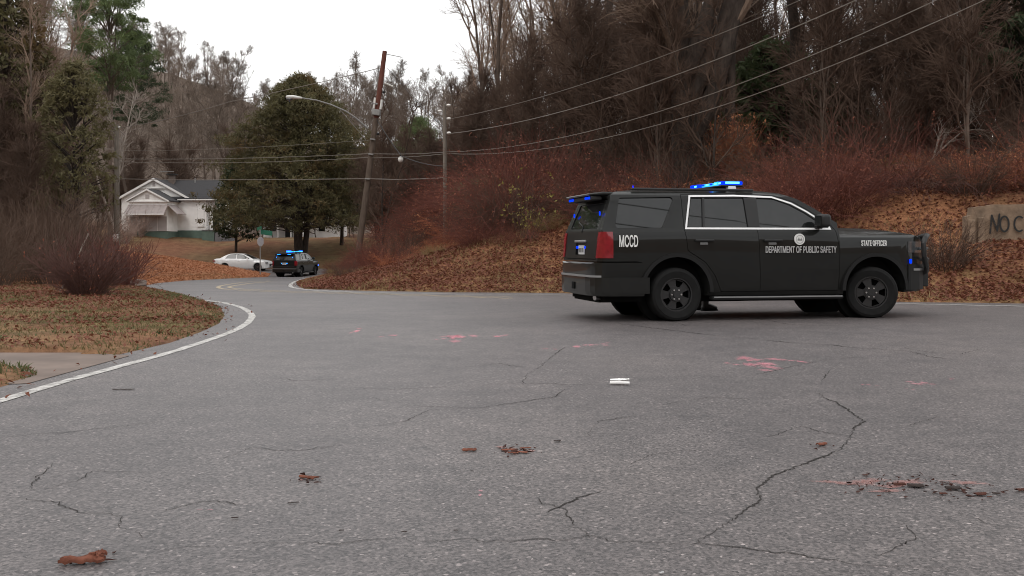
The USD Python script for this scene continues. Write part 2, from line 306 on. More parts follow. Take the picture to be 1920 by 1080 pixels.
def tubes(lines, k=3, caps=False):
    """lines: list of (points, radii); all of them one mesh (vertices, faces)"""
    groups = {}
    for p, r in lines: groups.setdefault(len(p), []).append((p, r))
    V, Fa, n0 = [], [], 0
    for n, g in groups.items():
        P = np.array([x[0] for x in g], float); R = np.array([np.broadcast_to(x[1], n) for x in g], float)
        T = np.gradient(P, axis=1); T /= np.linalg.norm(T, axis=2, keepdims=True) + 1e-12
        d = P[:, -1] - P[:, 0]; vert = np.abs(d[:, 2]) > 0.8 * np.linalg.norm(d, axis=1)
        ref = np.where(vert[:, None], [[1.0, 0.13, 0.0]], [[0.05, 0.1, 1.0]])[:, None, :]
        U = np.cross(T, ref); U /= np.linalg.norm(U, axis=2, keepdims=True) + 1e-9
        W = np.cross(T, U)
        a = np.arange(k) * 2 * np.pi / k
        ring = P[:, :, None, :] + R[:, :, None, None] * (np.cos(a)[:, None] * U[:, :, None, :] + np.sin(a)[:, None] * W[:, :, None, :])
        m = len(g); V.append(ring.reshape(-1, 3))
        idx = (np.arange(m * n * k).reshape(m, n, k)) + n0
        A, B = idx[:, :-1], idx[:, 1:]; A2, B2 = np.roll(A, -1, 2), np.roll(B, -1, 2)
        Fa.append(np.stack([A, A2, B2], -1).reshape(-1, 3)); Fa.append(np.stack([A, B2, B], -1).reshape(-1, 3))
        if caps:
            for q in range(1, k - 1):
                Fa.append(np.stack([idx[:, 0, 0], idx[:, 0, q + 1], idx[:, 0, q]], -1)); Fa.append(np.stack([idx[:, -1, 0], idx[:, -1, q], idx[:, -1, q + 1]], -1))
        n0 += m * n * k
    return np.vstack(V), np.vstack(Fa)
def tube(pts, r, k=10): return trimesh.Trimesh(*tubes([(np.asarray(pts, float), r)], k, True), process=False)

# ------------------------------------------------------------------ the lie of the land
def zr(y):
    """height of the road: level round the camera, falling away behind the crossing, then up again"""
    return np.interp(y, [-60, 18, 22, 40, 60, 80, 90, 100, 140], [0, 0, -0.03, -0.42, -0.87, -1.3, -1.05, -0.8, 1.0])
def G(px, py):
    """the point of the road surface seen at a photo position"""
    ys = np.linspace(2.5, 100, 20000); rows = HZ + F * (CAMH - zr(ys)) / ys
    y = ys[np.argmax(rows <= py)] if (rows <= py).any() else 100.0
    return np.array([(px - 960) * y / F, y])
def at(px, py, y): return np.array([(px - 960) * y / F, y, CAMH + (HZ - py) * y / F])

EDGE_R = np.array([G(592, 519.6) + [1.5, 0], (-13.2, 68), G(556, 531), G(560, 537), G(571, 541.5), G(671, 545), G(838, 548), G(1054, 549.5), (3.9, 22.4), G(1684, 566), G(1920, 569), (14, 17.3), (24, 14.5), (60, 6)])
EDGE_R[0] = (-12.6, 77)
ISLAND = np.array([(-3.72, 9.9), (-3.62, 11.3), (-3.7, 12.6), G(410, 607), G(421, 592), G(415, 578), G(390, 567), G(355, 557), G(310, 549), (-9.9, 29), (-13, 31.5), (-20, 33), (-60, 36)])
UPPER = np.array([(-60, 41), (-20, 37), G(262, 537.5), G(295, 531), G(350, 526), G(425, 522.5), (-18.3, 80), (-19.2, 85), (-24, 87), (-60, 88.5)])
FARSIDE = np.array([(-60, 93.5), (-24, 93), (-10, 93.5), (2, 95), (2, 86), (-8, 83.5)])
ROAD = shapely.Polygon(np.vstack([[(-3.75, -40)], [(-3.72, 5.5)], [(-3.72, 9.9)], ISLAND[1:], UPPER, FARSIDE, EDGE_R, [(60, -40)]])).buffer(0)
DRIVE = shapely.Polygon([(-3.70, 8.0), (-3.66, 9.9), G(150, 664), G(0, 662), (-9, 11.6), (-9, 9.3), G(0, 690), G(72, 700), (-3.72, 8.35)]).buffer(0)
LINE_R = shapely.LineString(EDGE_R)
LINE_B = shapely.LineString([(-12.6, 77), (-2, 100), (14, 420)])
ZONE_R = shapely.Polygon(np.vstack([EDGE_R, [(400, -20), (400, 420), (14, 420), (-2, 100)]])).buffer(0)
LINE_U = shapely.LineString(UPPER[2:8])
ZONE_U = shapely.Polygon(np.vstack([UPPER[1:], [(-60, 41)]])).buffer(0)

def dist(geom, x, y):
    shapely.prepare(geom)
    return shapely.distance(geom, shapely.points(x, y))
def inside(geom, x, y):
    shapely.prepare(geom)
    return shapely.contains_xy(geom, x, y)
def sstep(a, b, x):
    t = np.clip((x - a) / (b - a), 0, 1); return t * t * (3 - 2 * t)
def nz(x, y, s, seed=0, oct=4): return meshkit.fbm(np.stack([np.asarray(x) * s, np.asarray(y) * s, np.zeros_like(x) + 0.37], -1), oct, seed) - 0.5

def T(x, y, full=False):
    """height of the ground"""
    x, y = np.asarray(x, float), np.asarray(y, float)
    shp = x.shape; x, y = x.ravel(), y.ravel()
    inr = inside(ROAD, x, y)
    d = dist(ROAD, x, y)                                    # 0 within the road
    di = np.where(inr, dist(ROAD.exterior, x, y), 0.0)
    base = zr(y)
    zone_r = inside(ZONE_R, x, y) & ~inr
    zone_u = inside(ZONE_U, x, y) & ~inr
    far = (y > 92) & ~inr & ~zone_r
    lip = 0.05 * sstep(0, 0.35, d) + 0.02 * nz(x, y, 2.0, 5) * sstep(0.1, 0.8, d)
    z = base + lip
    # verge right of the road: leaf slope, steep face, wooded hill
    de = dist(LINE_R, x, y); db = dist(LINE_B, x, y)
    dd = np.minimum(de, 1.0 * db)
    rise = np.interp(dd, [0, .35, 1.5, 4, 6, 7.2, 10, 20, 45, 100, 220, 400], [0, .06, .28, .95, 1.55, 2.35, 3.0, 4.8, 7.0, 8.5, 11, 14])
    rough = nz(x, y, 0.5, 3) * np.interp(de, [0.3, 3, 10], [0, .35, 1.0]) + nz(x, y, 1.7, 8) * np.interp(de, [0.3, 2], [0, .18])
    z = np.where(zone_r, base * np.exp(-de / 40) + rise + rough, z)
    # island on the left
    isl = ~inr & ~zone_r & ~zone_u & ~far
    up = np.maximum(-x - 6, 0)
    z = np.where(isl, base + lip + 0.012 * up + 0.10 * np.maximum(-x - 22, 0) + nz(x, y, 0.6, 11) * 0.14 * sstep(0.1, 1.5, d), z)
    # bank of red soil between the two streets, higher to the left
    du = np.minimum(d, 6.0)
    bank = np.interp(d, [0, 1, 3, 7, 15, 40], [0, .25, .75, 1.35, 2.2, 6.0]) * np.clip(np.interp(x, [-40, -27, -23, -20, -18.6], [1.3, 1.1, 0.95, 0.6, 0.25]), 0, 2)
    z = np.where(zone_u, base + lip + bank + nz(x, y, 0.4, 21) * 0.3 * sstep(0.2, 3, d), z)
    # lawn of the house and the wooded hills behind
    hill = np.interp(y, [92, 97, 108, 122, 132, 175, 230, 300, 420, 900], [-0.9, -0.2, 1.45, 1.8, 2.6, 12, 25, 33, 36, 36])
    hill = hill + np.interp(y, [120, 200], [0, 1]) * np.interp(x, [-130, -90, -66, -48, -25, 10], [14, 9, 0, -6, -3, -2])
    z = np.where(zone_r & (y > 92), np.maximum(z, hill), z)
    z = np.where(far, np.where(d < 3, base * (1 - d / 3) + hill * d / 3, hill) + lip + nz(x, y, 0.08, 31) * np.interp(y, [95, 150], [0.3, 6]), z)
    zl = np.interp(-x, [30, 60, 120, 300], [0, 3, 16, 40]) * np.interp(y, [30, 60, 110], [0.3, 1, 1])   # hillside on the left
    z = np.where(isl | zone_u | far, z + zl * np.where(isl, 0.6, 1) * np.where(y > 110, 0.6, 1), z)
    z = np.where(y < -42, z + np.interp(-y, [42, 55, 90, 140, 250, 900], [0, 6, 26, 38, 44, 48]), np.where(y < -15, np.maximum(z, base - 0.05), z))
    z = np.where(inr, base - 0.06 * sstep(0, 0.25, di) - 0.10 * sstep(0.2, 1.0, di), z)
    z = np.where(inside(DRIVE, x, y), base - 0.10, z)
    if full: return z.reshape(shp), dict(inr=inr, zone_r=zone_r, zone_u=zone_u, far=far, isl=isl, d=d, de=de)
    return z.reshape(shp)
def T1(x, y): return float(T(np.array([x]), np.array([y]))[0])

def axis(*segs):
    out = []
    for a, b, n in segs: out.append(np.linspace(a, b, n, endpoint=False))
    return np.concatenate(out + [[segs[-1][1]]])
gx = axis((-900, -200, 14), (-200, -60, 28), (-60, -26, 34), (-26, -13, 52), (-13, 13, 174), (13, 24, 40), (24, 60, 30), (60, 200, 20), (200, 900, 14))
gy = axis((-900, -60, 14), (-60, 5, 20), (5, 9, 24), (9, 30, 150), (30, 50, 90), (50, 100, 90), (100, 200, 50), (200, 460, 30), (460, 1100, 12))
X, Y = np.meshgrid(gx, gy)
Z, Q = T(X, Y, True)
Vt_, idx = np.stack([X, Y, Z], -1).reshape(-1, 3), np.arange(X.size).reshape(X.shape)
quads = np.stack([idx[:-1, :-1], idx[:-1, 1:], idx[1:, 1:], idx[1:, :-1]], -1).reshape(-1, 4)
ground = obj('ground', (Vt_, quads), 'terrain', smooth=True)
tag(ground, 'leaf-strewn soil of verges, banks and wooded hillsides', kind='structure')
x, y = X.ravel(), Y.ravel()
def lerp(a, b, t): return np.asarray(a) * (1 - t[:, None]) + np.asarray(b) * t[:, None]
t1 = np.clip(nz(x, y, 0.9, 41) * 2.2 + 0.5, 0, 1); t2 = np.clip(nz(x, y, 0.35, 42) * 2.6 + 0.5, 0, 1); t3 = np.clip(nz(x, y, 2.3, 43) * 2.2 + 0.5, 0, 1)
tone = lerp((0.13, 0.075, 0.05), (0.20, 0.12, 0.082), t2)                                                  # wood floor
litter = lerp(lerp((0.19, 0.076, 0.046), (0.30, 0.125, 0.07), t1), (0.30, 0.22, 0.10), np.clip(t2 * t3 * 0.8 + 0.35 * np.exp(-Q['de'] / 1.6), 0, 1))
tone = np.where((Q['zone_r'] & (Q['de'] < 9))[:, None], lerp(litter, tone, sstep(6, 9, Q['de'])), tone)
trail = np.exp(-((x - (9.5 + 0.28 * (y - 24))) / 1.9) ** 2) * sstep(20.5, 24, y) * (1 - sstep(36, 42, y))
tone = np.where((Q['zone_r'])[:, None], lerp(tone, (0.31, 0.145, 0.075), np.clip(trail * 0.9, 0, 1)), tone)
island = lerp(lerp((0.22, 0.10, 0.06), (0.22, 0.15, 0.08), t1), (0.115, 0.11, 0.045), sstep(0.45, 0.85, t2) * 0.85)
tone = np.where((Q['isl'] & (x < -3) & (y < 45))[:, None], island, tone)
soil = lerp(lerp((0.37, 0.165, 0.085), (0.30, 0.125, 0.068), t1), (0.15, 0.135, 0.06), np.clip((1 - sstep(0.8, 2.6, Q['d'])) * sstep(-15.5, -20, x) * (y < 72), 0, 1) * 0.9)
tone = np.where((Q['zone_u'])[:, None], lerp(soil, tone, sstep(-34, -44, x)), tone)
lawn = lerp(lerp((0.21, 0.10, 0.06), (0.19, 0.14, 0.075), t2), (0.14, 0.12, 0.05), t1 * sstep(-22, -12, x))
tone = np.where((Q['far'] & (y < 135))[:, None], lerp(lawn, tone, sstep(116, 130, y)), tone)
tone = np.where((Q['far'] & (y > 135))[:, None], lerp((0.13, 0.10, 0.08), (0.19, 0.15, 0.125), t2), tone)
UsdGeom.PrimvarsAPI(ground).CreatePrimvar('tone', Sdf.ValueTypeNames.Color3fArray, 'vertex').Set(Vt.Vec3fArray.FromNumpy(tone.astype(np.float32)))

# the road sheet, cut to its outline and following the fall of the land
def drape(poly, off, step_y=1.0, zf=zr):
    """flat sheet of the polygon laid on the road surface, split in strips along the depth so that it follows the fall"""
    x0, y0, x1, y1 = poly.bounds
    cuts = np.unique(np.concatenate([np.arange(math.floor(y0), math.ceil(y1) + step_y, step_y)]))
    V, Fa, n = [], [], 0
    for a, b in zip(cuts[:-1], cuts[1:]):
        part = poly.intersection(shapely.box(x0 - 1, a, x1 + 1, b))
        for g in getattr(part, 'geoms', [part]):
            if g.geom_type != 'Polygon' or g.area < 1e-6: continue
            v, f = trimesh.creation.triangulate_polygon(g, engine='earcut')
            V.append(np.column_stack([v, zf(v[:, 1]) + off])); Fa.append(f + n); n += len(v)
    m = trimesh.Trimesh(np.vstack(V), np.vstack(Fa), process=False)
    if m.face_normals[:, 2].mean() < 0: m.invert()
    return m
road = thing('road', 'cracked grey asphalt of the crossing and the street curving away behind it', None, kind='structure')
obj('asphalt', drape(ROAD.intersection(shapely.box(-60, -40, 60, 120)), 0.0, 1.0), 'asphalt', road, smooth=False)
def band(pts, w, wob=0.0, seed=0):
    """a painted stripe along the points, rounded through them"""
    p = np.asarray(pts, float)
    t = np.concatenate([[0], np.cumsum(np.linalg.norm(np.diff(p, axis=0), axis=1))])
    from scipy.interpolate import PchipInterpolator
    n = max(int(t[-1] / 0.3), 8); u = np.linspace(0, t[-1], n)
    q = np.column_stack([PchipInterpolator(t, p[:, k])(u) for k in (0, 1)])
    tan = np.gradient(q, axis=0); tan /= np.linalg.norm(tan, axis=1, keepdims=True)
    nor = np.column_stack([-tan[:, 1], tan[:, 0]])
    rng = np.random.default_rng(seed); wl = w / 2 * (1 + wob * rng.normal(size=(n, 2)))
    return shapely.Polygon(np.vstack([q + nor * wl[:, :1], (q - nor * wl[:, 1:])[::-1]])).buffer(0)
EDGE_LINE = [(-3.42, -8), G(0, 752), G(100, 722), G(200, 694), G(330, 658), G(420, 628), G(458, 610), G(472, 595), G(463, 582), G(440, 573), G(410, 566.5), G(375, 562.5)]
obj('edge_line', drape(band(EDGE_LINE, 0.098, 0.09, 1), 0.004, 1.0), 'white_paint', road, smooth=False, label='white edge line bending round the grass corner')
obj('edge_line', drape(band([G(577, 521.5), G(556, 527), G(545, 534), G(549, 539), G(580, 543.5), G(671, 548.3), G(838, 551.5), G(1060, 553.5), (4.2, 21.6), (7.2, 18.9), (14, 16.2), (24, 13.4)], 0.13, 0.08, 2), 0.004, 1.0), 'white_paint', road, smooth=False, label='white edge line along the far verge')
for off in (0, 1):
    ln = [G(505, 526.8), G(470, 528.6), G(437, 532.2), G(411, 537.2), G(420, 542), G(500, 546.5), G(640, 550.5), G(960, 560)] if off == 0 else [G(508, 528.2), G(480, 530.4), G(452, 534), G(430, 538), G(440, 541), G(510, 544.9), G(640, 548.9), G(960, 557.5)]
    obj('centre_line', drape(band(ln, 0.13, 0.12, 5 + off), 0.004, 1.0), 'yellow_paint', road, smooth=False, label='faded yellow centre line')
obj('concrete_apron', drape(DRIVE.buffer(0.10).intersection(shapely.box(-9, 6, -3.2, 13)), 0.0045, 1.0), 'concrete_drive', road, smooth=False, label='dusty concrete driveway apron crossing the verge')

CRACKS = [
    [(640, 728), (740, 730), (840, 726), (905, 723), (980, 719), (1080, 722), (1140, 721)],
    [(1532, 738), (1560, 752), (1590, 770), (1608, 781), (1620, 791), (1600, 803), (1596, 820), (1575, 843), (1540, 858), (1480, 881), (1455, 888), (1440, 900), (1418, 918), (1426, 938), (1390, 962), (1360, 985), (1335, 1000), (1300, 1021)],
    [(1300, 1021), (1380, 1030), (1460, 1040), (1540, 1046), (1600, 1056), (1690, 1061), (1780, 1072)],
    [(0, 821), (60, 815), (120, 812), (180, 804), (230, 800), (290, 792)],
    [(30, 935), (70, 940), (120, 946), (150, 952), (180, 963), (235, 975), (245, 990), (275, 1010)],
    [(50, 924), (110, 912), (150, 900), (175, 884), (240, 886), (300, 885)],
    [(560, 1022), (720, 1014), (900, 1012), (1000, 1013), (1060, 1016), (1100, 1009), (1180, 1014), (1300, 1021)],
    [(1010, 935), (1060, 955), (1085, 985), (1105, 1010)], [(1030, 960), (1080, 935), (1130, 920)],
    [(1090, 603), (1160, 607), (1240, 617), (1330, 628), (1400, 634), (1480, 643), (1560, 648), (1620, 653), (1700, 658), (1740, 668), (1800, 676), (1860, 689), (1925, 692)],
    [(1330, 708), (1430, 700), (1490, 686), (1545, 676), (1580, 672), (1620, 670)], [(1528, 738), (1540, 715), (1560, 690), (1575, 680)],
    [(1690, 652), (1750, 662), (1800, 664), (1840, 655)], [(620, 600), (700, 595), (760, 590), (830, 592)], [(930, 603), (1010, 606), (1060, 600)],
    [(700, 745), (760, 760), (900, 765), (1040, 745), (1060, 730)], [(190, 1055), (280, 1035), (420, 1020), (560, 1022)], [(1250, 600), (1290, 612)],
    [(980, 722), (985, 705), (1010, 690), (1040, 665), (1060, 650)], [(1380, 590), (1480, 608), (1560, 612)], [(1640, 1040), (1680, 1030), (1720, 1005), (1700, 985)], [(320, 690), (420, 676), (520, 668)], [(700, 800), (760, 790), (800, 770), (900, 765)], [(420, 860), (470, 840), (560, 845), (640, 835)], [(1180, 870), (1230, 850), (1330, 845)], [(1700, 800), (1760, 780), (1900, 790)], [(480, 700), (560, 715), (640, 712)], [(860, 690), (930, 682), (985, 690)], [(1240, 760), (1330, 745), (1420, 750)], [(90, 870), (60, 900), (50, 924)], [(1100, 820), (1120, 790), (1190, 780)], [(300, 960), (380, 940), (470, 945)], [(1440, 820), (1500, 800), (1596, 820)], [(1800, 960), (1850, 985), (1920, 990)]]
rng = np.random.default_rng(4)
for ci, c in enumerate(CRACKS):
    p = np.array([G(*q) for q in c])
    t = np.concatenate([[0], np.cumsum(np.linalg.norm(np.diff(p, axis=0), axis=1))])
    n = max(int(t[-1] / 0.02), 12); u = np.linspace(0, t[-1], n)
    q = np.column_stack([np.interp(u, t, p[:, k]) for k in (0, 1)])
    q[1:-1] += (meshkit.fbm(np.stack([u * 7, u * 0 + ci, u * 0], -1), 4, 9)[1:-1, None] - 0.5) * 0.10 * np.array([0.5, 1.0]) + rng.normal(size=(n - 2, 2)) * 0.005
    tan = np.gradient(q, axis=0); tan /= np.linalg.norm(tan, axis=1, keepdims=True) + 1e-9
    nor = np.column_stack([-tan[:, 1], tan[:, 0]])
    w = (0.0025 + 0.008 * np.clip(meshkit.fbm(np.stack([u * 3, u * 0 + 7 + ci, u * 0], -1), 4, 3) * 2.6 - 0.75, -0.2, 1.5))
    w = w * np.sin(np.pi * np.clip(u / t[-1], 0.02, 0.98)) ** 0.4 * (1.3 if ci in (1, 9) else 0.9 if ci < 9 else 0.6)
    w = 0.46 * w * np.clip(q[:, 1] / 6.0, 1, 2.0)
    v2 = np.vstack([q + nor * w[:, None], q - nor * w[:, None]])
    i = np.arange(n - 1); f = np.vstack([np.column_stack([i, i + n, i + n + 1]), np.column_stack([i, i + n + 1, i + 1])])
    m = trimesh.Trimesh(np.column_stack([v2, zr(v2[:, 1]) + 0.0025]), f, process=False)
    if m.face_normals[:, 2].mean() < 0: m.invert()
    obj('crack', m, 'crack_shadow', road, smooth=False)

def splat(name, px, py, w, h, material, seed, label, streaks=5):
    """sprayed or smeared marks: overlapping soft streaks whose thickness fades to nothing at the rim"""
    rng = np.random.default_rng(seed); V, Fa, A, n = [], [], [], 0
    c = G(px, py); sx = c[1] / F; sy = c[1] ** 2 / (F * CAMH)
    for s in range(streaks):
        cx, cy = (rng.normal() * w * 0.26, rng.normal() * h * 0.22) if s else (0, 0)
        rx, ry = w * rng.uniform(0.12, 0.34), h * rng.uniform(0.10, 0.24)
        th = np.linspace(0, 2 * np.pi, 20, endpoint=False); ang = rng.uniform(-0.12, 0.12)
        for k, (rr, al) in enumerate(((0.0, 1.0), (0.45, 0.75), (1.0, 0.0))):
            ux = rr * rx * np.cos(th) * (1 + 0.25 * rng.normal(size=20) * (rr > 0)); uy = rr * ry * np.sin(th) * (1 + 0.25 * rng.normal(size=20) * (rr > 0))
            X0 = c[0] + sx * (cx + ux * math.cos(ang) - uy * math.sin(ang)); Y0 = c[1] - sy * (cy + ux * math.sin(ang) + uy * math.cos(ang))
            V.append(np.column_stack([X0, Y0, zr(Y0) + 0.0035 + 0.0004 * s])); A.append(np.full(20, al))
        for k in (0, 1):
            a = n + k * 20 + np.arange(20); b = a + 20; a2, b2 = n + k * 20 + (np.arange(20) + 1) % 20, n + (k + 1) * 20 + (np.arange(20) + 1) % 20
            Fa += [np.column_stack([a, b, b2]), np.column_stack([a, b2, a2])]
        n += 60
    m = trimesh.Trimesh(np.vstack(V), np.vstack(Fa), process=False)
    if m.face_normals[:, 2].mean() < 0: m.invert()
    o = obj(name, (np.asarray(m.vertices), np.asarray(m.faces)), material, road, smooth=False, label=label)
    UsdGeom.PrimvarsAPI(o).CreatePrimvar('thick', Sdf.ValueTypeNames.FloatArray, 'vertex').Set(Vt.FloatArray.FromNumpy(np.concatenate(A).astype(np.float32)))
for i, (px, py, w, h, k) in enumerate([(667, 621, 34, 22, 4), (735, 629, 44, 16, 3), (866, 632, 90, 24, 7), (818, 637, 40, 10, 2), (935, 631, 60, 10, 3), (1082, 650, 60, 14, 4), (1135, 644, 60, 10, 3), (1040, 655, 40, 8, 2),
                                        (1432, 683, 130, 30, 9), (1500, 678, 60, 14, 3), (1380, 684, 50, 12, 2), (1748, 721, 80, 14, 4), (1628, 722, 50, 10, 3), (1700, 730, 40, 8, 2), (1785, 711, 36, 8, 2), (376, 957, 50, 8, 2), (900, 930, 40, 20, 2)]):
    splat('pink_mark', px, py, w, h, 'pink_spray', 100 + i, 'faded pink spray mark on the asphalt', k)
splat('bark_smear', 1700, 906, 250, 44, 'bark_dust', 77, 'reddish smear of crushed bark on the asphalt', 6)
splat('bark_smear', 968, 846, 70, 16, 'bark_dust', 78, 'reddish smear of crushed bark under the splinters', 6)
splat('bark_smear', 578, 900, 50, 16, 'bark_dust', 79, 'reddish smear of crushed bark beside the twigs', 3)

# ------------------------------------------------------------------ plants
class Plant:
    """grows branches as lists of polylines with radii"""
    def __init__(s, seed): s.rng = np.random.default_rng(seed); s.levels = {}
    def branch(s, lev, p, d, L, r0, r1, n, wob, up):
        pts = [np.array(p, float)]; d = np.array(d, float); d /= np.linalg.norm(d)
        nrm = s.rng.normal(size=(n - 1, 3)) * wob
        for k in range(n - 1):
            d = d + nrm[k]; d[2] += up; d /= math.sqrt(d @ d)
            pts.append(pts[-1] + d * (L / (n - 1)))
        pts = np.array(pts); s.levels.setdefault(lev, []).append((pts, np.linspace(r0, r1, n)))
        return pts
    def side(s, d, ang):
        """a direction leaving d at the angle, any way round"""
        v = s.rng.normal(size=3); v -= d * (v @ d); v /= math.sqrt(v @ v)
        return d * math.cos(ang) + v * math.sin(ang)

def bare_tree_lines(seed, H=17, clear=0.3, limbs=13, spread=0.55, fine=(6, 5, 4), r=0.16, wob=0.09, fork=0, twig=0.011, lean=0.04, ang=(0.45, 0.9)):
    P = Plant(seed); g = P.rng
    trunks = [P.branch(0, (0, 0, -0.4), (g.normal() * lean, g.normal() * lean, 1), H * 0.93, r, r * 0.12, 14, wob * 0.45, 0.03)]
    for k in range(fork):
        b = trunks[0][2 + k]; trunks.append(P.branch(0, b, P.side(np.array([0, 0, 1.0]), g.uniform(0.2, 0.45)), H * g.uniform(0.65, 0.85), r * 0.7, r * 0.1, 12, wob * 0.6, 0.07))
    for tr in trunks:
        n = len(tr)
        for i in range(limbs):
            u = clear + (0.97 - clear) * (i + g.uniform(0, 1)) / limbs; f = u * (n - 1); k = min(int(f), n - 2); base = tr[k] + (tr[k + 1] - tr[k]) * (f - k)
            d = tr[k + 1] - tr[k]; d /= math.sqrt(d @ d)
            L1 = H * spread * (1.05 - u) ** 0.6 * g.uniform(0.55, 1.0) * 0.62; rr = r * (1.05 - u) * 0.45 + 0.02
            b1 = P.branch(1, base, P.side(d, g.uniform(*ang)), L1, rr, 0.018, 8, wob * 1.1, 0.055)
            for j in range(fine[0]):
                u2 = g.uniform(0.25, 1); k2 = min(int(u2 * 7), 6); d2 = b1[k2 + 1] - b1[k2]; d2 /= math.sqrt(d2 @ d2)
                b2 = P.branch(2, b1[k2] * .5 + b1[k2 + 1] * .5, P.side(d2, g.uniform(0.4, 0.9)), L1 * g.uniform(0.3, 0.6), 0.022, 0.011, 5, wob * 1.2, 0.045)
                for q in range(fine[1]):
                    k3 = int(g.integers(1, 4)); d3 = b2[k3 + 1] - b2[k3]; d3 /= math.sqrt(d3 @ d3)
                    b3 = P.branch(3, b2[k3], P.side(d3, g.uniform(0.35, 0.8)), L1 * g.uniform(0.16, 0.32) + 0.25, twig, twig * 0.6, 4, wob * 1.2, 0.03)
                    for w in range(fine[2]):
                        k4 = int(g.integers(1, 3)); d4 = b3[k4 + 1] - b3[k4]; d4 /= math.sqrt(d4 @ d4)
                        P.branch(4, b3[k4], P.side(d4, g.uniform(0.3, 0.75)), g.uniform(0.3, 0.75), twig * 0.75, twig * 0.45, 3, wob, 0.02)
    return P
def vines_on(P, g, H, n=60):
    for k in range(n):
        a, h = g.uniform(0, 6.28), g.uniform(1, H * 0.6)
        P.branch(4, (0.2 * math.cos(a), 0.2 * math.sin(a), h), (math.cos(a), math.sin(a), -0.2), g.uniform(0.5, 2.5), 0.012, 0.006, 5, 0.25, -0.25)
def build_tree(P, x, m_trunk, m_twig):
    obj('trunk', tubes(P.levels[0], 8), m_trunk, x, smooth=True)
    V, Fa, n = [], [], 0
    for lev, k in ((1, 5), (2, 4), (3, 3), (4, 3)):
        if lev in P.levels:
            v, f = tubes(P.levels[lev], k); V.append(v); Fa.append(f + n); n += len(v)
    obj('crown', (np.vstack(V), np.vstack(Fa)), m_twig, x, smooth=False)
    return x

class Grove:
    """several grown trees of one kind; copies are spread among them"""
    def __init__(s, name, makers): s.name, s.makers, s.made = name, makers, {}
    def put(s, k, loc, rz, sc, label, group, cat='tree', name=None, tilt=(0, 0)):
        k %= len(s.makers)
        if k not in s.made:
            x = thing(name or s.name, label, cat, loc, rz, group, sc, tilt); s.makers[k](x); s.made[k] = x
            return x
        return dup(s.made[k], name or s.name, label, cat, loc, rz, group, sc, tilt)

wood = Grove('bare_tree', [
    lambda x: build_tree(bare_tree_lines(1, 17, 0.28, 11, 0.52, (5, 4, 3), 0.18, ang=(.35, .75)), x, 'grey_bark', 'twig_bark'),
    lambda x: build_tree(bare_tree_lines(2, 19, 0.35, 10, 0.46, (5, 4, 2), 0.20, fork=1, ang=(.22, .5)), x, 'grey_bark', 'twig_bark'),
    lambda x: build_tree(bare_tree_lines(3, 16, 0.2, 9, 0.5, (5, 4, 2), 0.15, fork=2, wob=0.08, ang=(.22, .55)), x, 'dark_bark', 'twig_bark'),
    lambda x: build_tree(bare_tree_lines(4, 18, 0.4, 11, 0.5, (5, 4, 3), 0.2, wob=0.09, ang=(.3, .7)), x, 'dark_bark', 'twig_bark'),
    lambda x: build_tree(bare_tree_lines(6, 17, 0.16, 12, 0.40, (5, 4, 2), 0.14, fork=2, wob=0.06, ang=(.2, .45)), x, 'grey_bark', 'twig_bark')])
sapling = Grove('bare_sapling', [
    lambda x: build_tree(bare_tree_lines(11, 8, 0.1, 14, 0.45, (5, 4, 3), 0.05, wob=0.13, fork=2, twig=0.008), x, 'grey_bark', 'brown_cane'),
    lambda x: build_tree(bare_tree_lines(12, 9, 0.15, 13, 0.35, (5, 4, 3), 0.06, wob=0.10, fork=1, twig=0.008), x, 'dark_bark', 'brown_cane'),
    lambda x: build_tree(bare_tree_lines(13, 7, 0.08, 14, 0.5, (5, 4, 3), 0.045, wob=0.16, fork=3, twig=0.008), x, 'dark_bark', 'brown_cane')])
ridge = Grove('bare_ridge_tree', [
    lambda x: build_tree(bare_tree_lines(21, 18, 0.2, 12, 0.66, (6, 5, 3), 0.2, twig=0.016), x, 'far_twig', 'far_twig'),
    lambda x: build_tree(bare_tree_lines(22, 19, 0.24, 12, 0.55, (6, 5, 3), 0.2, fork=1, twig=0.016), x, 'far_twig', 'far_twig'),
    lambda x: build_tree(bare_tree_lines(23, 17, 0.16, 12, 0.72, (6, 5, 3), 0.18, fork=1, twig=0.016, wob=0.12), x, 'grey_bark', 'far_twig')])

def leaf_cloud(rng, centres, radii, per, size, squash=0.6, droop=0.0, thin=0.42):
    """leaf-sized faces in clumps round the centres"""
    C = np.repeat(centres, per, 0); Rr = np.repeat(radii, per)
    o = rng.normal(size=(len(C), 3)); o /= np.linalg.norm(o, axis=1, keepdims=True); o *= (rng.uniform(0, 1, (len(C), 1)) ** 0.5) * Rr[:, None]; o[:, 2] *= squash
    p = C + o; s = size * rng.uniform(0.6, 1.5, (len(C), 1))
    a = rng.normal(size=(len(C), 3)); a[:, 2] -= droop; a /= np.linalg.norm(a, axis=1, keepdims=True)
    b = np.cross(a, rng.normal(size=(len(C), 3))); b /= np.linalg.norm(b, axis=1, keepdims=True)
    v = np.stack([p - a * s, p + b * s * thin, p + a * s, p - b * s * thin], 1).reshape(-1, 3)
    i = np.arange(len(C))[:, None] * 4
    return v, np.vstack([i + [0, 1, 2], i + [0, 2, 3]])
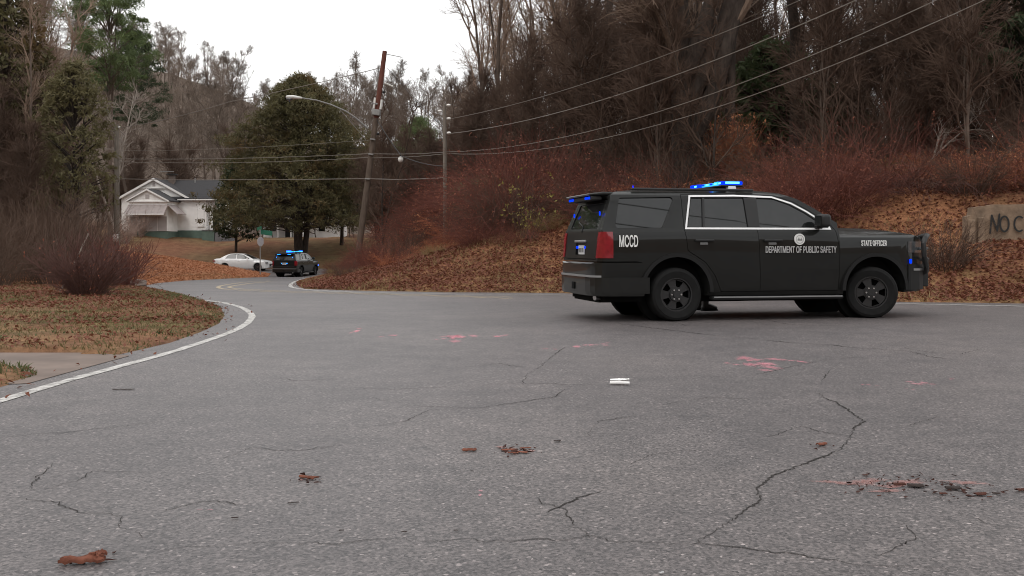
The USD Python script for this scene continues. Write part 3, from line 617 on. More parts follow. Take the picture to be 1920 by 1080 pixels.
def evergreen(x, seed, H, W, prof, m_leaf, m_trunk='dark_bark', n=520, per=26, size=0.17, r=0.3, base=0.12, clump=0.6, squash=0.6, shell=0.45, droop=0.2, trunks=1, thin=0.42, ragged=0.78):
    """trunk with limbs and a crown of leaf clumps inside the profile (height fraction, width fraction)"""
    g = np.random.default_rng(seed); P = Plant(seed)
    for k in range(trunks):
        P.branch(0, (0.3 * k, 0.1 * k, -0.4), (0.03 * g.normal() + 0.1 * k, 0.03 * g.normal(), 1), H * (0.95 - 0.3 * k), r * (1 - 0.3 * k), 0.03, 12, 0.03, 0.05)
    u = base + (1 - base) * g.uniform(0, 1, n) ** 0.85; a = g.uniform(0, 2 * np.pi, n)
    w = np.interp(u, *zip(*prof)) * W / 2 * (shell + (1 - shell) * g.uniform(0, 1, n)) ** 0.6 * (1.05 - ragged / 2 + ragged * (meshkit.fbm(np.column_stack([np.cos(a) * 1.7, np.sin(a) * 1.7, u * 6]), 3, seed)))
    c = np.column_stack([w * np.cos(a), w * np.sin(a), u * H])
    for q in c[::3]:
        z0 = max(q[2] * 0.9 - 0.35, 0.06 * H); b = np.array([0, 0, z0]); mid = (b * 0.55 + q * 0.45) + [0, 0, 0.04 * np.linalg.norm(q - b)]
        P.levels.setdefault(1, []).append((np.array([b, mid, q]), np.array([0.05, 0.035, 0.012])))
    v, f = leaf_cloud(g, c, clump * g.uniform(0.45, 1.6, n), per, size, squash, droop, thin)
    obj('trunk', tubes(P.levels[0], 8), m_trunk, x, smooth=True)
    obj('limbs', tubes(P.levels[1], 4), m_trunk, x, smooth=False)
    obj('crown', (v, f), m_leaf, x, smooth=False)
    return x

def cane_bush(x, seed, n, h, spread, droop, m, r=0.007, twigs=4, base_r=0.25, npt=7, leaf=None, up=0.0):
    """many thin stems from one stool, each with side twigs"""
    P = Plant(seed); g = P.rng
    for k in range(n):
        a = g.uniform(0, 6.28); t = spread * g.uniform(0.05, 1) ** 0.7; br = base_r * g.uniform(0, 1) ** 0.5
        d = np.array([math.cos(a) * t, math.sin(a) * t, 1.0]); L = h * g.uniform(0.55, 1.15)
        b = P.branch(1, (br * math.cos(a), br * math.sin(a), -0.12), d, L, r, r * 0.45, npt, 0.10, -droop * g.uniform(0.3, 1.2) + up)
        for q in range(twigs):
            k2 = int(g.integers(2, npt - 1)); d2 = b[k2 + 1] - b[k2]; d2 /= math.sqrt(d2 @ d2)
            P.branch(2, b[k2], P.side(d2, g.uniform(0.3, 0.9)), L * g.uniform(0.12, 0.36), r * 0.6, r * 0.35, 4, 0.14, -droop * 0.5)
    obj('stems', tubes(P.levels[1] + P.levels.get(2, []), 3), m, x, smooth=False)
    if leaf:
        tip = np.array([b[0][int(g.integers(2, npt))] for b in P.levels[1] for _ in range(leaf[1])])
        obj('leaves', leaf_cloud(g, tip, np.full(len(tip), leaf[3]), leaf[4], leaf[2], 1.0, 0.4), leaf[0], x, smooth=False)
    return x
bramble = Grove('bramble', [
    lambda x: cane_bush(x, 31, 190, 2.7, 0.9, 0.20, 'red_cane', 0.008, 4, 0.5, leaf=('vine_leaves', 2, 0.03, 0.16, 4)),
    lambda x: cane_bush(x, 32, 170, 2.4, 1.2, 0.26, 'red_cane', 0.008, 4, 0.6, leaf=('vine_leaves', 2, 0.03, 0.18, 4)),
    lambda x: cane_bush(x, 33, 180, 2.2, 0.8, 0.15, 'brown_cane', 0.007, 5, 0.4),
    lambda x: cane_bush(x, 34, 160, 2.0, 1.3, 0.30, 'wine_cane', 0.007, 5, 0.6),
    lambda x: cane_bush(x, 35, 330, 1.0, 0.75, 0.16, 'tan_grass', 0.007, 0, 0.5, 6),
    lambda x: cane_bush(x, 36, 150, 1.7, 1.1, 0.25, 'rust_cane', 0.007, 4, 0.6, leaf=('rust_leaves', 2, 0.03, 0.16, 4))])
thicket = Grove('thicket_shrub', [
    lambda x: cane_bush(x, 41, 130, 3.2, 0.5, 0.03, 'brown_cane', 0.009, 7, 0.5, 8),
    lambda x: cane_bush(x, 42, 120, 2.8, 0.65, 0.06, 'brown_cane', 0.009, 7, 0.5, 8),
    lambda x: cane_bush(x, 43, 110, 3.5, 0.4, 0.02, 'brown_cane', 0.009, 8, 0.6, 8)])

rng = np.random.default_rng(77)
def spread(n, xr, yr, gap, ok=lambda x, y: True, tries=60, seed=0, dens=None):
    g = np.random.default_rng(seed); out = []
    for _ in range(n * tries):
        if len(out) >= n: break
        p = np.array([g.uniform(*xr), g.uniform(*yr)])
        if not ok(*p) or any((p[0] - q[0]) ** 2 + (p[1] - q[1]) ** 2 < gap * gap for q in out): continue
        out.append(p)
    return np.array(out)
px_of = lambda x, y: 960 + F * x / y
def edge_d(x, y): return float(shapely.distance(LINE_R, shapely.Point(x, y)))
WIRE_A, WIRE_B = np.array([-2.6, 42.0]), np.array([10.4, 20.0])
def behind_wire(x, y):
    d = (WIRE_B - WIRE_A) / np.linalg.norm(WIRE_B - WIRE_A); return float(-d[1] * (x - WIRE_A[0]) + d[0] * (y - WIRE_A[1]))
in_r = lambda x, y: bool(shapely.contains_xy(ZONE_R, x, y)) and not bool(shapely.contains_xy(ROAD, x, y))

def forest(grove, pts, label, group, s0, s1, seed, cat='tree', name=None, where=None, cut=None):
    """where: (upper photo column, words) pairs; cut: depth that parts a front row from those behind"""
    g = np.random.default_rng(seed); zz = T(pts[:, 0], pts[:, 1])
    for (x, y), z in zip(pts, zz):
        s = g.uniform(s0, s1)
        lab = label
        if where: lab += ', ' + next(w for lim, w in where if px_of(x, y) < lim)
        if cut: lab += ', front row' if y < cut else ', deeper in'
        k = int(g.integers(0, 97))
        grove.put(k, (x, y, z - 0.1), g.uniform(0, 6.28), (s, s, s * g.uniform(0.92, 1.1)), lab, group, cat, name)

# the wood on the hill right of the road
WR = 'slender bare tree of the right-hand hill wood'
ONHILL = [(1060, 'left of the vehicle tail'), (1290, 'above the rear window'), (1420, 'above the light bar'), (1570, 'above the front door'), (1720, 'above the hood'), (9999, 'above the graffiti wall')]
pts = spread(112, (-8, 46), (33, 92), 2.2, lambda x, y: in_r(x, y) and edge_d(x, y) > 9.5 and behind_wire(x, y) > 3.4 and 865 < px_of(x, y) < 2120 and not (1225 < px_of(x, y) < 1345 and y < 35), seed=1)
forest(wood, pts, WR, 'bare trees of the wood on the right-hand hill', 0.75, 1.15, 2, where=ONHILL, cut=48)
pts = spread(52, (-6, 26), (29, 60), 1.8, lambda x, y: in_r(x, y) and 7.6 < edge_d(x, y) < 22 and behind_wire(x, y) > 1.6 and 850 < px_of(x, y) < 2050 and not (1240 < px_of(x, y) < 1330 and y < 35), seed=3)
forest(sapling, pts, 'thin bare sapling above the russet brambles', 'bare saplings along the edge of the right-hand wood', 0.6, 1.15, 4, where=ONHILL, cut=38)
# thick forked old tree
x = thing('old_forked_tree', 'thick dark forked old tree trunk standing in the wood above the vehicle roof light bar', 'tree', (5.48, 33.5, T1(5.48, 33.5) - 0.2), 0.4)
build_tree(bare_tree_lines(51, 14, 0.3, 9, 0.55, (6, 5, 4), 0.44, fork=3, wob=0.1), x, 'dark_bark', 'twig_bark')
x = thing('thick_tree', 'very thick straight dark trunk near the right edge of the wood', 'tree', (14.9, 34, T1(14.9, 34) - 0.2), 1.0)
build_tree(bare_tree_lines(52, 19, 0.45, 9, 0.5, (6, 5, 4), 0.36, wob=0.05), x, 'dark_bark', 'twig_bark')

# bramble bank
def bank_pts(n, d0, d1, seed, gap, p0=640, p1=2060): return spread(n, (-13, 22), (17, 75), gap, lambda x, y: in_r(x, y) and d0 < edge_d(x, y) < d1 and p0 < px_of(x, y) < p1 and not (px_of(x, y) > 1590 and edge_d(x, y) < 7.5 and y < 32), tries=300, seed=seed)
BL = 'tangled russet bramble on the steep bank'
forest(bramble, bank_pts(112, 5.9, 8.6, 5, 0.70, 690), BL, 'brambles on the right-hand bank', 0.65, 1.05, 6, 'shrub', where=[(800, 'near the leaning pole'), (930, 'halfway from pole to vehicle')] + ONHILL)
for q, p in enumerate(bank_pts(30, 6.4, 9.2, 17, 0.9, 690, 1075)):
    bramble.put(q % 2, (p[0], p[1], T1(*p) - 0.1), q * 2.4, 1.05 + 0.035 * (q % 8), 'large dark russet bramble heaped on the bank crest, ' + ('behind the slim pole' if px_of(*p) < 850 else 'beside the yellow-leaved vine' if px_of(*p) < 1000 else 'behind the vehicle tail'), 'heaped brambles on the bank crest', 'shrub')
forest(bramble, bank_pts(34, 4.0, 6.2, 7, 1.1, 640, 1000), 'low russet bramble at the foot of the steep bank', 'low brambles at the foot of the bank', 0.35, 0.65, 8, 'shrub')
forest(bramble, bank_pts(46, 8.6, 13, 9, 1.2, 900), 'russet bramble between bank top and wood', 'brambles below the wood', 0.7, 1.1, 10, 'shrub', where=ONHILL)
forest(bramble, bank_pts(22, 1.5, 6, 15, 1.2, 612, 740), 'sparse russet bramble round the foot of the leaning pole', 'brambles by the leaning pole', 0.3, 0.55, 16, 'shrub')
pts = spread(56, (-4, 30), (30, 70), 1.8, lambda x, y: in_r(x, y) and 9 < edge_d(x, y) < 30 and 860 < px_of(x, y) < 2050, seed=12)
forest(thicket, pts, 'dark thicket shrub under the hill wood', 'thicket under the right-hand wood', 0.8, 1.5, 13, 'shrub', where=ONHILL, cut=42)

def one(name, label, cat, px, y, fn, sc=1.0, rz=0.0, dz=0.0):
    xx = (px - 960) * y / F
    x = thing(name, label, cat, (xx, y, T1(xx, y) + dz), rz, None, sc); fn(x); return x
ROUND = [(0, .3), (.15, .75), (.4, 1), (.7, .85), (.9, .5), (1, .1)]
CONE = [(0, .55), (.1, .9), (.25, 1), (.5, .85), (.75, .55), (.9, .3), (1, .06)]
one('holly_tree', 'dark green holly growing under the wood right of the light bar', 'tree', 1445, 36, lambda x: evergreen(x, 61, 4.6, 3.2, ROUND, 'holly_foliage', n=240, per=20, size=0.11, r=0.08, base=.1, clump=.42))
one('holly_tree', 'small dark green holly half hidden in the thicket right of the larger holly', 'tree', 1560, 37, lambda x: evergreen(x, 62, 3.0, 2.6, ROUND, 'holly_foliage', n=150, per=18, size=0.11, r=0.06, base=.1, clump=.4))
one('cedar_tree', 'dark evergreen cedar at the far right edge behind the graffiti wall', 'tree', 1915, 33, lambda x: evergreen(x, 63, 9.5, 3.6, CONE, 'dark_cedar', n=330, per=20, size=0.13, r=0.16, base=.25, clump=.45))
one('yellow_leaved_vine', 'clump of yellow-green leaves left in the brambles left of the vehicle tail', 'shrub', 992, 31.2, lambda x: cane_bush(x, 64, 26, 2.0, 0.5, 0.05, 'brown_cane', 0.006, 3, 0.3, leaf=('yellow_leaves', 2, 0.045, 0.14, 4)), dz=0.25)
one('vine_covered_stump', 'rust-red vine climbing a stump behind the light bar of the dark vehicle', 'shrub', 1377, 33.0, lambda x: cane_bush(x, 65, 240, 2.1, 0.22, 0.03, 'rust_cane', 0.008, 3, 0.16, leaf=('rust_leaves', 2, 0.05, 0.12, 4)), dz=0.25)
one('green_bush', 'olive green evergreen bush at the edge of the wood left of the vehicle', 'shrub', 915, 38, lambda x: evergreen(x, 66, 1.7, 2.4, ROUND, 'olive_foliage', n=70, per=16, size=0.06, r=0.05, base=.1, clump=.4, ragged=1.4, thin=.3), dz=0.1)
one('roadside_bush', 'dark leafless bush on the slope below the graffiti wall', 'shrub', 1772, 22.0, lambda x: cane_bush(x, 67, 150, 1.15, 0.8, 0.12, 'brown_cane', 0.006, 5, 0.35))
one('fallen_branch', 'pale bare branch leaning out of the brush uphill of the vehicle hood', 'branch', 1745, 31, lambda x: build_tree(bare_tree_lines(68, 3.2, 0.25, 6, 0.6, (3, 2, 1), 0.045, wob=0.14), x, 'pale_bark', 'pale_bark'), 1.0, 0.3, 0.0).MakeMatrixXform().Set(mtx((11.9, 31, T1(11.9, 31) + 0.1), 0.2, 1.0, (8, 48)))

# ---- left of the road: the grass corner and the brush behind it
P0 = G(163, 562)
x = thing('red_twig_shrub', 'big leafless red-twigged shrub fanning up from the grass corner', 'shrub', (P0[0], P0[1], T1(*P0)), 0.5)
cane_bush(x, 71, 230, 1.24, 1.0, -0.01, 'wine_cane', 0.0065, 8, 0.26, 8, leaf=('vine_leaves', 1, 0.03, 0.1, 1))
P1 = G(262, 541)
for i, (px, py, h, lab) in enumerate([(38, 510, 3.4, 'dark multi-stemmed bare bush at the left edge behind the grass corner'), (78, 524, 3.0, 'dark bare bush with several upright stems left of the red-twigged shrub'), (225, 543, 1.5, 'low leafless russet bush right of the big red-twigged shrub'), (-30, 530, 3.2, 'dark tall bare bush cut by the left edge of the photo')]):
    q = G(px, py); x = thing('bare_bush', lab, 'shrub', (q[0], q[1], T1(*q)), i * 1.3)
    cane_bush(x, 80 + i, 120, h, 0.42, 0.02, 'red_cane' if i == 2 else 'brown_cane', 0.010, 8, 0.35, 8)
LB = 'dark leafless shrub behind the grass corner'
def okl(x, y, rad=2.0): return px_of(x, y) + F * rad / y < 208 and not shapely.contains_xy(ROAD.buffer(1.0), x, y) and px_of(x, y) > -260
pts = spread(56, (-32, -11), (27, 58), 1.3, lambda x, y: okl(x, y, 1.1), seed=20)
forest(thicket, pts, LB, 'thicket behind the grass corner', 0.5, 0.95, 21, 'shrub', where=[(0, 'cut by the left edge'), (110, 'left of the leaning stick'), (9999, 'right of the leaning stick')], cut=40)
pts = spread(34, (-36, -13), (31, 70), 1.8, lambda x, y: okl(x, y, 3.0), seed=22)
forest(sapling, pts, 'thin bare sapling in the left brush', 'bare saplings at the left edge', 0.8, 1.4, 23, where=[(90, 'far left'), (9999, 'next to the left pole')], cut=48)
pts = spread(60, (-66, -14), (47, 108), 2.5, lambda x, y: okl(x, y, 3.2), seed=24)
forest(wood, pts, 'bare grey tree left of the house', 'bare trees of the left-hand wood', 0.7, 1.05, 25, where=[(60, 'at the left edge'), (140, 'behind the olive cedar'), (9999, 'next to the pine')], cut=62)
one('pine_tree', 'tall green pine rising above the left wood against the sky', 'tree', 205, 84, lambda x: evergreen(x, 91, 22.5, 7.2, [(0, .1), (.62, .55), (.72, 1), (.85, .95), (1, .25)], 'pine_foliage', 'grey_bark', n=210, per=80, size=0.20, r=0.22, base=.6, clump=.62, squash=.6, shell=.1, thin=.13, ragged=1.4))
one('pine_tree', 'dark green lower pine left of the tall bare trees beside the house', 'tree', 252, 118, lambda x: evergreen(x, 92, 22.0, 8.0, [(0, .1), (.5, .5), (.7, 1), (.85, .8), (1, .2)], 'dark_cedar', 'grey_bark', n=200, per=70, size=0.20, r=0.2, base=.55, clump=.7, thin=.15, ragged=1.4, squash=.5, shell=.2))
one('cedar_tree', 'olive green cedar standing in the brown wood at upper left', 'tree', 138, 45, lambda x: evergreen(x, 93, 9.0, 3.1, ROUND, 'olive_foliage', n=300, per=34, size=0.10, r=0.10, base=.32, clump=.36, thin=.25, ragged=1.4))
one('cedar_tree', 'brownish evergreen at the left edge in front of the wood', 'tree', 10, 50, lambda x: evergreen(x, 94, 12.5, 4.6, ROUND, 'cedar_foliage', n=330, per=26, size=0.13, r=0.16, base=.2, clump=.6))
x = thing('pale_dead_tree', 'pale dead tree with crooked branches behind the left utility pole', 'tree', (-25.2, 68, T1(-25.2, 68) - 0.3), 2.2)
build_tree(bare_tree_lines(95, 12.5, 0.5, 9, 0.55, (4, 3, 2), 0.17, wob=0.14, fork=1, twig=0.018), x, 'pale_bark', 'pale_bark')

# ---- behind the houses
one('big_cedar', 'massive dark olive cedar with spreading skirt standing beside the white house', 'tree', 562, 97, lambda x: evergreen(x, 101, 16.4, 14.6, [(0, .5), (.15, .84), (.27, 1), (.45, .97), (.62, .80), (.8, .54), (.93, .27), (1, .06)], 'cedar_foliage', n=2000, per=46, size=0.15, r=0.45, base=.155, clump=.66, squash=.7, shell=.25, trunks=2, thin=.24, ragged=2.0, droop=.6))
one('big_cedar', 'dark cedar with low hanging skirt right behind the big cedar', 'tree', 640, 105, lambda x: evergreen(x, 102, 10.5, 6.4, [(0, .6), (.12, .95), (.35, 1), (.65, .7), (.9, .3), (1, .1)], 'dark_cedar', n=700, per=34, size=0.15, r=0.2, base=.20, clump=.6, thin=.24, ragged=1.3, squash=.55, shell=.4))
one('cedar_tree', 'slim dark cedar on the left flank of the big cedar', 'tree', 442, 101, lambda x: evergreen(x, 103, 9.0, 3.6, CONE, 'dark_cedar', n=330, per=30, size=0.13, r=0.14, base=.14, clump=.6))
one('pine_tree', 'pale green pine on the slope right of the leaning pole', 'tree', 785, 122, lambda x: evergreen(x, 104, 14.0, 6.8, ROUND, 'pine_foliage', 'grey_bark', n=300, per=60, size=0.2, r=0.16, base=.35, clump=.8, thin=.15, ragged=1.3, shell=.3))
def okf(x, y): return -160 < px_of(x, y) < 900 and not shapely.contains_xy(ZONE_R, x, y)
pts = spread(92, (-130, 0), (124, 225), 5.2, okf, seed=30)
forest(ridge, pts, 'bare grey tree on the ridge slope', 'bare trees of the ridge', 0.8, 1.15, 31, where=[(230, 'left of the house'), (420, 'above the house'), (690, 'behind the big cedar'), (9999, 'right of the leaning pole')], cut=170)
pts = spread(40, (-130, 10), (225, 290), 7.5, okf, seed=32)
forest(ridge, pts, 'bare grey tree on the skyline of the ridge', 'bare trees of the ridge', 0.7, 1.0, 33, where=[(230, 'left of the house'), (420, 'above the house'), (690, 'behind the big cedar'), (9999, 'right of the leaning pole')])
pts = spread(26, (-62, -3), (112, 128), 2.6, lambda x, y: okf(x, y) and not (150 < px_of(x, y) < 660 and y < 119), seed=34)
forest(sapling, pts, 'bare sapling behind the houses at the foot of the ridge', 'bare saplings at the foot of the ridge', 1.0, 1.6, 35)
pts = spread(24, (-16, -3), (58, 110), 2.2, lambda x, y: 655 < px_of(x, y) < 880 and in_r(x, y) and edge_d(x, y) > 4, seed=36)
forest(sapling, pts, 'grey bare sapling between the two utility poles', 'bare saplings between the poles', 0.7, 1.2, 37, where=[(720, 'just right of the leaning pole'), (790, 'midway'), (9999, 'beside the slim pole')], cut=80)
for px, y, lab in ((258, 106, 'white-flowering bare bush in front of the house porch'), (232, 102, 'pale leafless bush left of the house')):
    one('yard_bush', lab, 'shrub', px, y, lambda x: cane_bush(x, int(px), 110, 2.6, 0.6, 0.05, 'pale_cane', 0.014, 6, 0.5))

# ---- fallen leaves and grass: nobody could count these
def flat_leaves(rng, xy, z, size, lift=0.012):
    n = len(xy); a = rng.uniform(0, 6.28, n); s = size * rng.uniform(0.55, 1.35, n); asp = rng.uniform(0.5, 0.9, n)
    ux, uy = np.cos(a), np.sin(a); c = np.column_stack([xy, z + lift * rng.uniform(0.2, 1.8, n)])
    U = np.column_stack([ux, uy, rng.normal(size=n) * 0.38]) * s[:, None]; W = np.column_stack([-uy, ux, rng.normal(size=n) * 0.38]) * (s * asp)[:, None]
    curl = np.column_stack([np.zeros((n, 2)), s * rng.uniform(-0.1, 0.5, n)])
    v = np.stack([c - U, c + W * 0.8 + curl, c + U, c - W * 0.8 + curl], 1).reshape(-1, 3)
    i = np.arange(n)[:, None] * 4
    return v, np.vstack([i + [0, 1, 2], i + [0, 2, 3]])
def blades(rng, xy, z, h, w):
    n = len(xy); a = rng.uniform(0, 6.28, n); hh = h * rng.uniform(0.4, 1.3, n); b = np.column_stack([xy, z - 0.01])
    side = np.column_stack([np.cos(a), np.sin(a), np.zeros(n)]) * (w * rng.uniform(0.6, 1.4, n))[:, None]
    lean = rng.normal(size=(n, 3)) * (hh * 0.55)[:, None]; lean[:, 2] = hh
    mid = b + lean * [0.35, 0.35, 0.55]; v = np.stack([b - side, b + side, mid + side * .7, mid - side * .7, b + lean], 1).reshape(-1, 3)
    i = np.arange(n)[:, None] * 5
    return v, np.vstack([i + [0, 1, 2], i + [0, 2, 3], i + [3, 2, 4]])
def scatter(n, xr, yr, keep, seed):
    g = np.random.default_rng(seed); xy = np.column_stack([g.uniform(*xr, n), g.uniform(*yr, n)])
    xy = xy[(px_v(xy[:, 0], xy[:, 1]) > -60) & (px_v(xy[:, 0], xy[:, 1]) < 2400)]
    return xy[keep(xy[:, 0], xy[:, 1], g)], g
off_road = lambda x, y: ~inside(ROAD, x, y) & ~inside(DRIVE, x, y)
px_v = lambda x, y: 960 + F * x / y
# verge right
xy, g = scatter(760000, (-14, 23), (14.5, 50), lambda x, y, g: inside(ZONE_R, x, y) & off_road(x, y) & (px_v(x, y) > 540) & (px_v(x, y) < 2400) & (g.uniform(size=len(x)) < np.interp(dist(LINE_R, x, y), [0, .3, 5, 9, 14], [0.6, .95, .85, .5, 0.1]) * np.clip(nz(x, y, 0.8, 51) * 2 + .8, .3, 1)), 52)
tag(obj('fallen_leaves', flat_leaves(g, xy, T(*xy.T), 0.040, 0.035), 'dead_leaves', smooth=False), 'brown fallen leaves covering the bank and verge behind the dark vehicle', 'leaves', kind='stuff')
xy, g = scatter(160000, (-14, 23), (14.5, 44), lambda x, y, g: inside(ZONE_R, x, y) & off_road(x, y) & (px_v(x, y) > 540) & (px_v(x, y) < 2400) & (g.uniform(size=len(x)) < np.clip(nz(x, y, 0.45, 55) * 4 + .05 + .45 * np.exp(-dist(LINE_R, x, y) / 1.2), 0, .9) * (dist(LINE_R, x, y) < 6.5)), 56)
tag(obj('dry_grass', blades(g, xy, T(*xy.T), 0.12, 0.011), 'tan_grass', smooth=False), 'dry tan grass in patches on the bank', 'grass', kind='stuff')
# corner left
xy, g = scatter(170000, (-18, -2.8), (5, 34), lambda x, y, g: off_road(x, y) & (px_v(x, y) > -60) & (g.uniform(size=len(x)) < np.clip(nz(x, y, 0.7, 61) * 3 + .36, .06, .8)), 62)
tag(obj('corner_leaves', flat_leaves(g, xy, T(*xy.T), 0.029, 0.02), 'dead_leaves', smooth=False), 'brown fallen leaves lying on the grass corner', 'leaves', kind='stuff')
xy, g = scatter(210000, (-18, -2.8), (5, 34), lambda x, y, g: off_road(x, y) & (px_v(x, y) > -60) & (g.uniform(size=len(x)) < np.clip(nz(x, y, 0.8, 65) * 2.6 + .45, .08, .9)), 66)
tag(obj('turf', blades(g, xy, T(*xy.T), 0.055, 0.006), 'turf_blades', smooth=False), 'short tan winter turf of the grass corner', 'grass', kind='stuff')
xy, g = scatter(160000, (-14, -3.0), (5, 24), lambda x, y, g: off_road(x, y) & (px_v(x, y) > -60) & (g.uniform(size=len(x)) < np.clip(nz(x, y, 0.9, 71) * 4 - .10 + .65 * np.exp(-dist(ROAD, x, y) / 0.45) * (y > 10.5), 0, .6)), 72)
tag(obj('green_weeds', blades(g, xy, T(*xy.T), 0.045, 0.009), 'green_sprigs', smooth=False), 'green weeds along the rim of the grass corner', 'weeds', kind='stuff')
# red bank, lawn of the house
xy, g = scatter(60000, (-34, -12), (38, 84), lambda x, y, g: inside(ZONE_U, x, y) & off_road(x, y), 75)
tag(obj('bank_litter', flat_leaves(g, xy, T(*xy.T), 0.06, 0.03), 'rust_leaves', smooth=False), 'rust-coloured leaf litter on the bare bank below the house', 'leaves', kind='stuff')
# leaves blown on to the edges of the asphalt
xy, g = scatter(420000, (-14, 17), (7, 46), lambda x, y, g: inside(ROAD, x, y) & (px_v(x, y) > -40) & (px_v(x, y) < 2400) & (g.uniform(size=len(x)) < 0.22 * np.exp(-dist(ROAD.exterior, x, y) / 0.13) * np.clip(nz(x, y, 1.1, 81) * 3 + .5, 0, 1)), 82)
tag(obj('drifted_leaves', flat_leaves(g, xy, zr(xy[:, 1]), 0.022, 0.010), 'dead_leaves', smooth=False), 'leaf crumbs drifted along the rim of the asphalt', 'leaves', kind='stuff')

# ------------------------------------------------------------------ vehicles
def sym(half): return [(y, z) for y, z in half] + [(-y, z) for y, z in half[::-1] if abs(y) > 1e-6]
def round_poly(p, r, seg=24):
    """corner rounding of a polygon"""
    c = sec(p); return CrossSection(c.offset(-r, __import__('manifold3d').JoinType.Round, 2, seg).offset(r, __import__('manifold3d').JoinType.Round, 2, seg).to_polygons())
def text_on(txt, height, length, bold=True, depth=0.004):
    m = meshkit.text_mesh(txt, height, depth, bold)
    m.apply_scale([length / m.bounds[1][0], height / (m.bounds[1][1] - m.bounds[0][1]), 1])
    return m
def on_side(m, l, z, y, tilt=0.0):
    """lettering set upright on the right-hand flank, reading towards the front"""
    R = np.eye(4); R[:3, :3] = [[1, 0, 0], [0, 0, -1], [0, 1, 0]]
    m.apply_transform(R)
    if tilt: m.apply_transform(trimesh.transformations.rotation_matrix(tilt, [1, 0, 0]))
    m.apply_translation([l, y, z]); return m
def mirror(m): return m.scale([1, -1, 1]) if hasattr(m, 'to_mesh') else m

def wheel(parent, loc, R=0.365, W=0.27, side=-1, steer=0.0, rimR=0.235, steelie=True):
    """tyre, rim with spokes and windows, hub, bolts"""
    prof = np.array([(rimR - .005, -.5), (rimR + .03, -.53), (R - .05, -.56), (R - .018, -.5), (R - .004, -.40), (R, -.2), (R, .2), (R - .004, .40), (R - .018, .5), (R - .05, .56), (rimR + .03, .53), (rimR - .005, .5)]) * [1, W]
    ring = np.vstack([prof, prof[:1]])
    t = trimesh.creation.revolve(ring, sections=56)
    t.apply_transform(trimesh.transformations.rotation_matrix(np.pi / 2, [1, 0, 0]))
    if t.volume < 0: t.invert()
    def put(m):
        m = asmesh(m).copy(); m.apply_transform(trimesh.transformations.rotation_matrix(steer, [0, 0, 1])); m.apply_translation(loc); return m
    ty = obj('wheel', put(t), 'rubber', parent, smooth=35)
    s = side; f = s * W * 0.40
    def cy(r, a, b): a, b = min(a, b), max(a, b); return cylY(r, a, b, seg=40)
    disc = cy(rimR - .03, f - s * .05, f - s * .015) + (cy(rimR, f - s * .16, f + s * .02) - cy(rimR - .022, f - s * .2, f + s * .05)) + cy(.088, f - s * .04, f + s * .012)
    cuts = []
    for k in range(5):
        a = 2 * np.pi * k / 5 + .3
        tri = CrossSection([_fix([(-.058, .19), (.058, .19), (.026, .105), (-.026, .105)])]).offset(-.008).offset(.008)
        cuts.append(tri.extrude(.3).translate([0, 0, -.15]).transform(np.array([[1, 0, 0, 0], [0, 0, 1, 0], [0, 1, 0, 0]], float)).rotate([0, math.degrees(a), 0]).translate([0, f, 0]))
    disc = disc - uni(cuts)
    rim = obj('rim', put(disc), 'rim_paint', ty, smooth=30)
    obj('brake_drum', put(cy(rimR - .035, f - s * .17, f - s * .12)), 'underbody', ty)
    obj('hub', put(cy(.045, f, f + s * .03)), 'rim_paint', ty)
    for k in range(6):
        a = 2 * np.pi * k / 6
        obj('wheel_bolt', put(cylY(.0115, min(f + s * .008, f + s * .028), max(f + s * .008, f + s * .028), .068 * math.cos(a), .068 * math.sin(a), 8)), 'steel', ty)
    return ty

STRETCH = lambda l: l if l < 3.3 else 3.3 + (l - 3.3) * 1.42
PROF = [(-1.02, .46), (-1.12, .50), (-1.155, .58), (-1.165, .66), (-1.16, .78), (-1.10, .815), (-1.085, .95), (-1.07, 1.12), (-1.05, 1.235), (-.90, 1.64), (-.885, 1.71), (-.80, 1.765), (-.5, 1.80), (-.05, 1.83), (.45, 1.84), (1.0, 1.832), (1.35, 1.808), (1.62, 1.765), (1.85, 1.69), (2.1, 1.555), (2.35, 1.395), (2.50, 1.30), (2.56, 1.292), (3.0, 1.28), (3.3, 1.25), (3.52, 1.195), (3.63, 1.12), (3.68, 1.02), (3.70, .86), (3.78, .81), (3.815, .74), (3.815, .58), (3.77, .46), (3.62, .38), (3.3, .36), (2.4, .345), (.5, .345), (-.4, .39)]
PROF = [(STRETCH(l), z) for l, z in PROF]
CABIN = [(.88, .30), (.925, .45), (.955, .70), (.965, .92), (.963, 1.06), (.955, 1.15), (.938, 1.215), (.905, 1.262), (.785, 1.66), (.757, 1.72), (.70, 1.765), (.60, 1.795), (.40, 1.82), (0, 1.85)]
CABIN_IN = [(max(y - .014, 0), z - (0.01 if z > 1.7 else 0)) for y, z in CABIN]
HOOD = [(.88, .30), (.925, .45), (.955, .70), (.965, .92), (.96, 1.02), (.945, 1.09), (.915, 1.145), (.86, 1.185), (.76, 1.215), (.66, 1.245), (.52, 1.27), (.46, 1.285), (0, 1.33)]
_pl = [(-1.17, 0), (-1.165, .55), (-1.15, .74), (-1.115, .85), (-1.05, .925), (-.95, .965), (-.8, .985), (3.1, .985), (3.3, .972), (3.47, .93), (3.6, .85), (3.7, .72), (3.77, .52), (3.81, .25), (3.82, 0)]
_pl = [(STRETCH(l), y) for l, y in _pl]
PLAN = _pl + [(l, -y) for l, y in _pl[::-1] if y > 0]

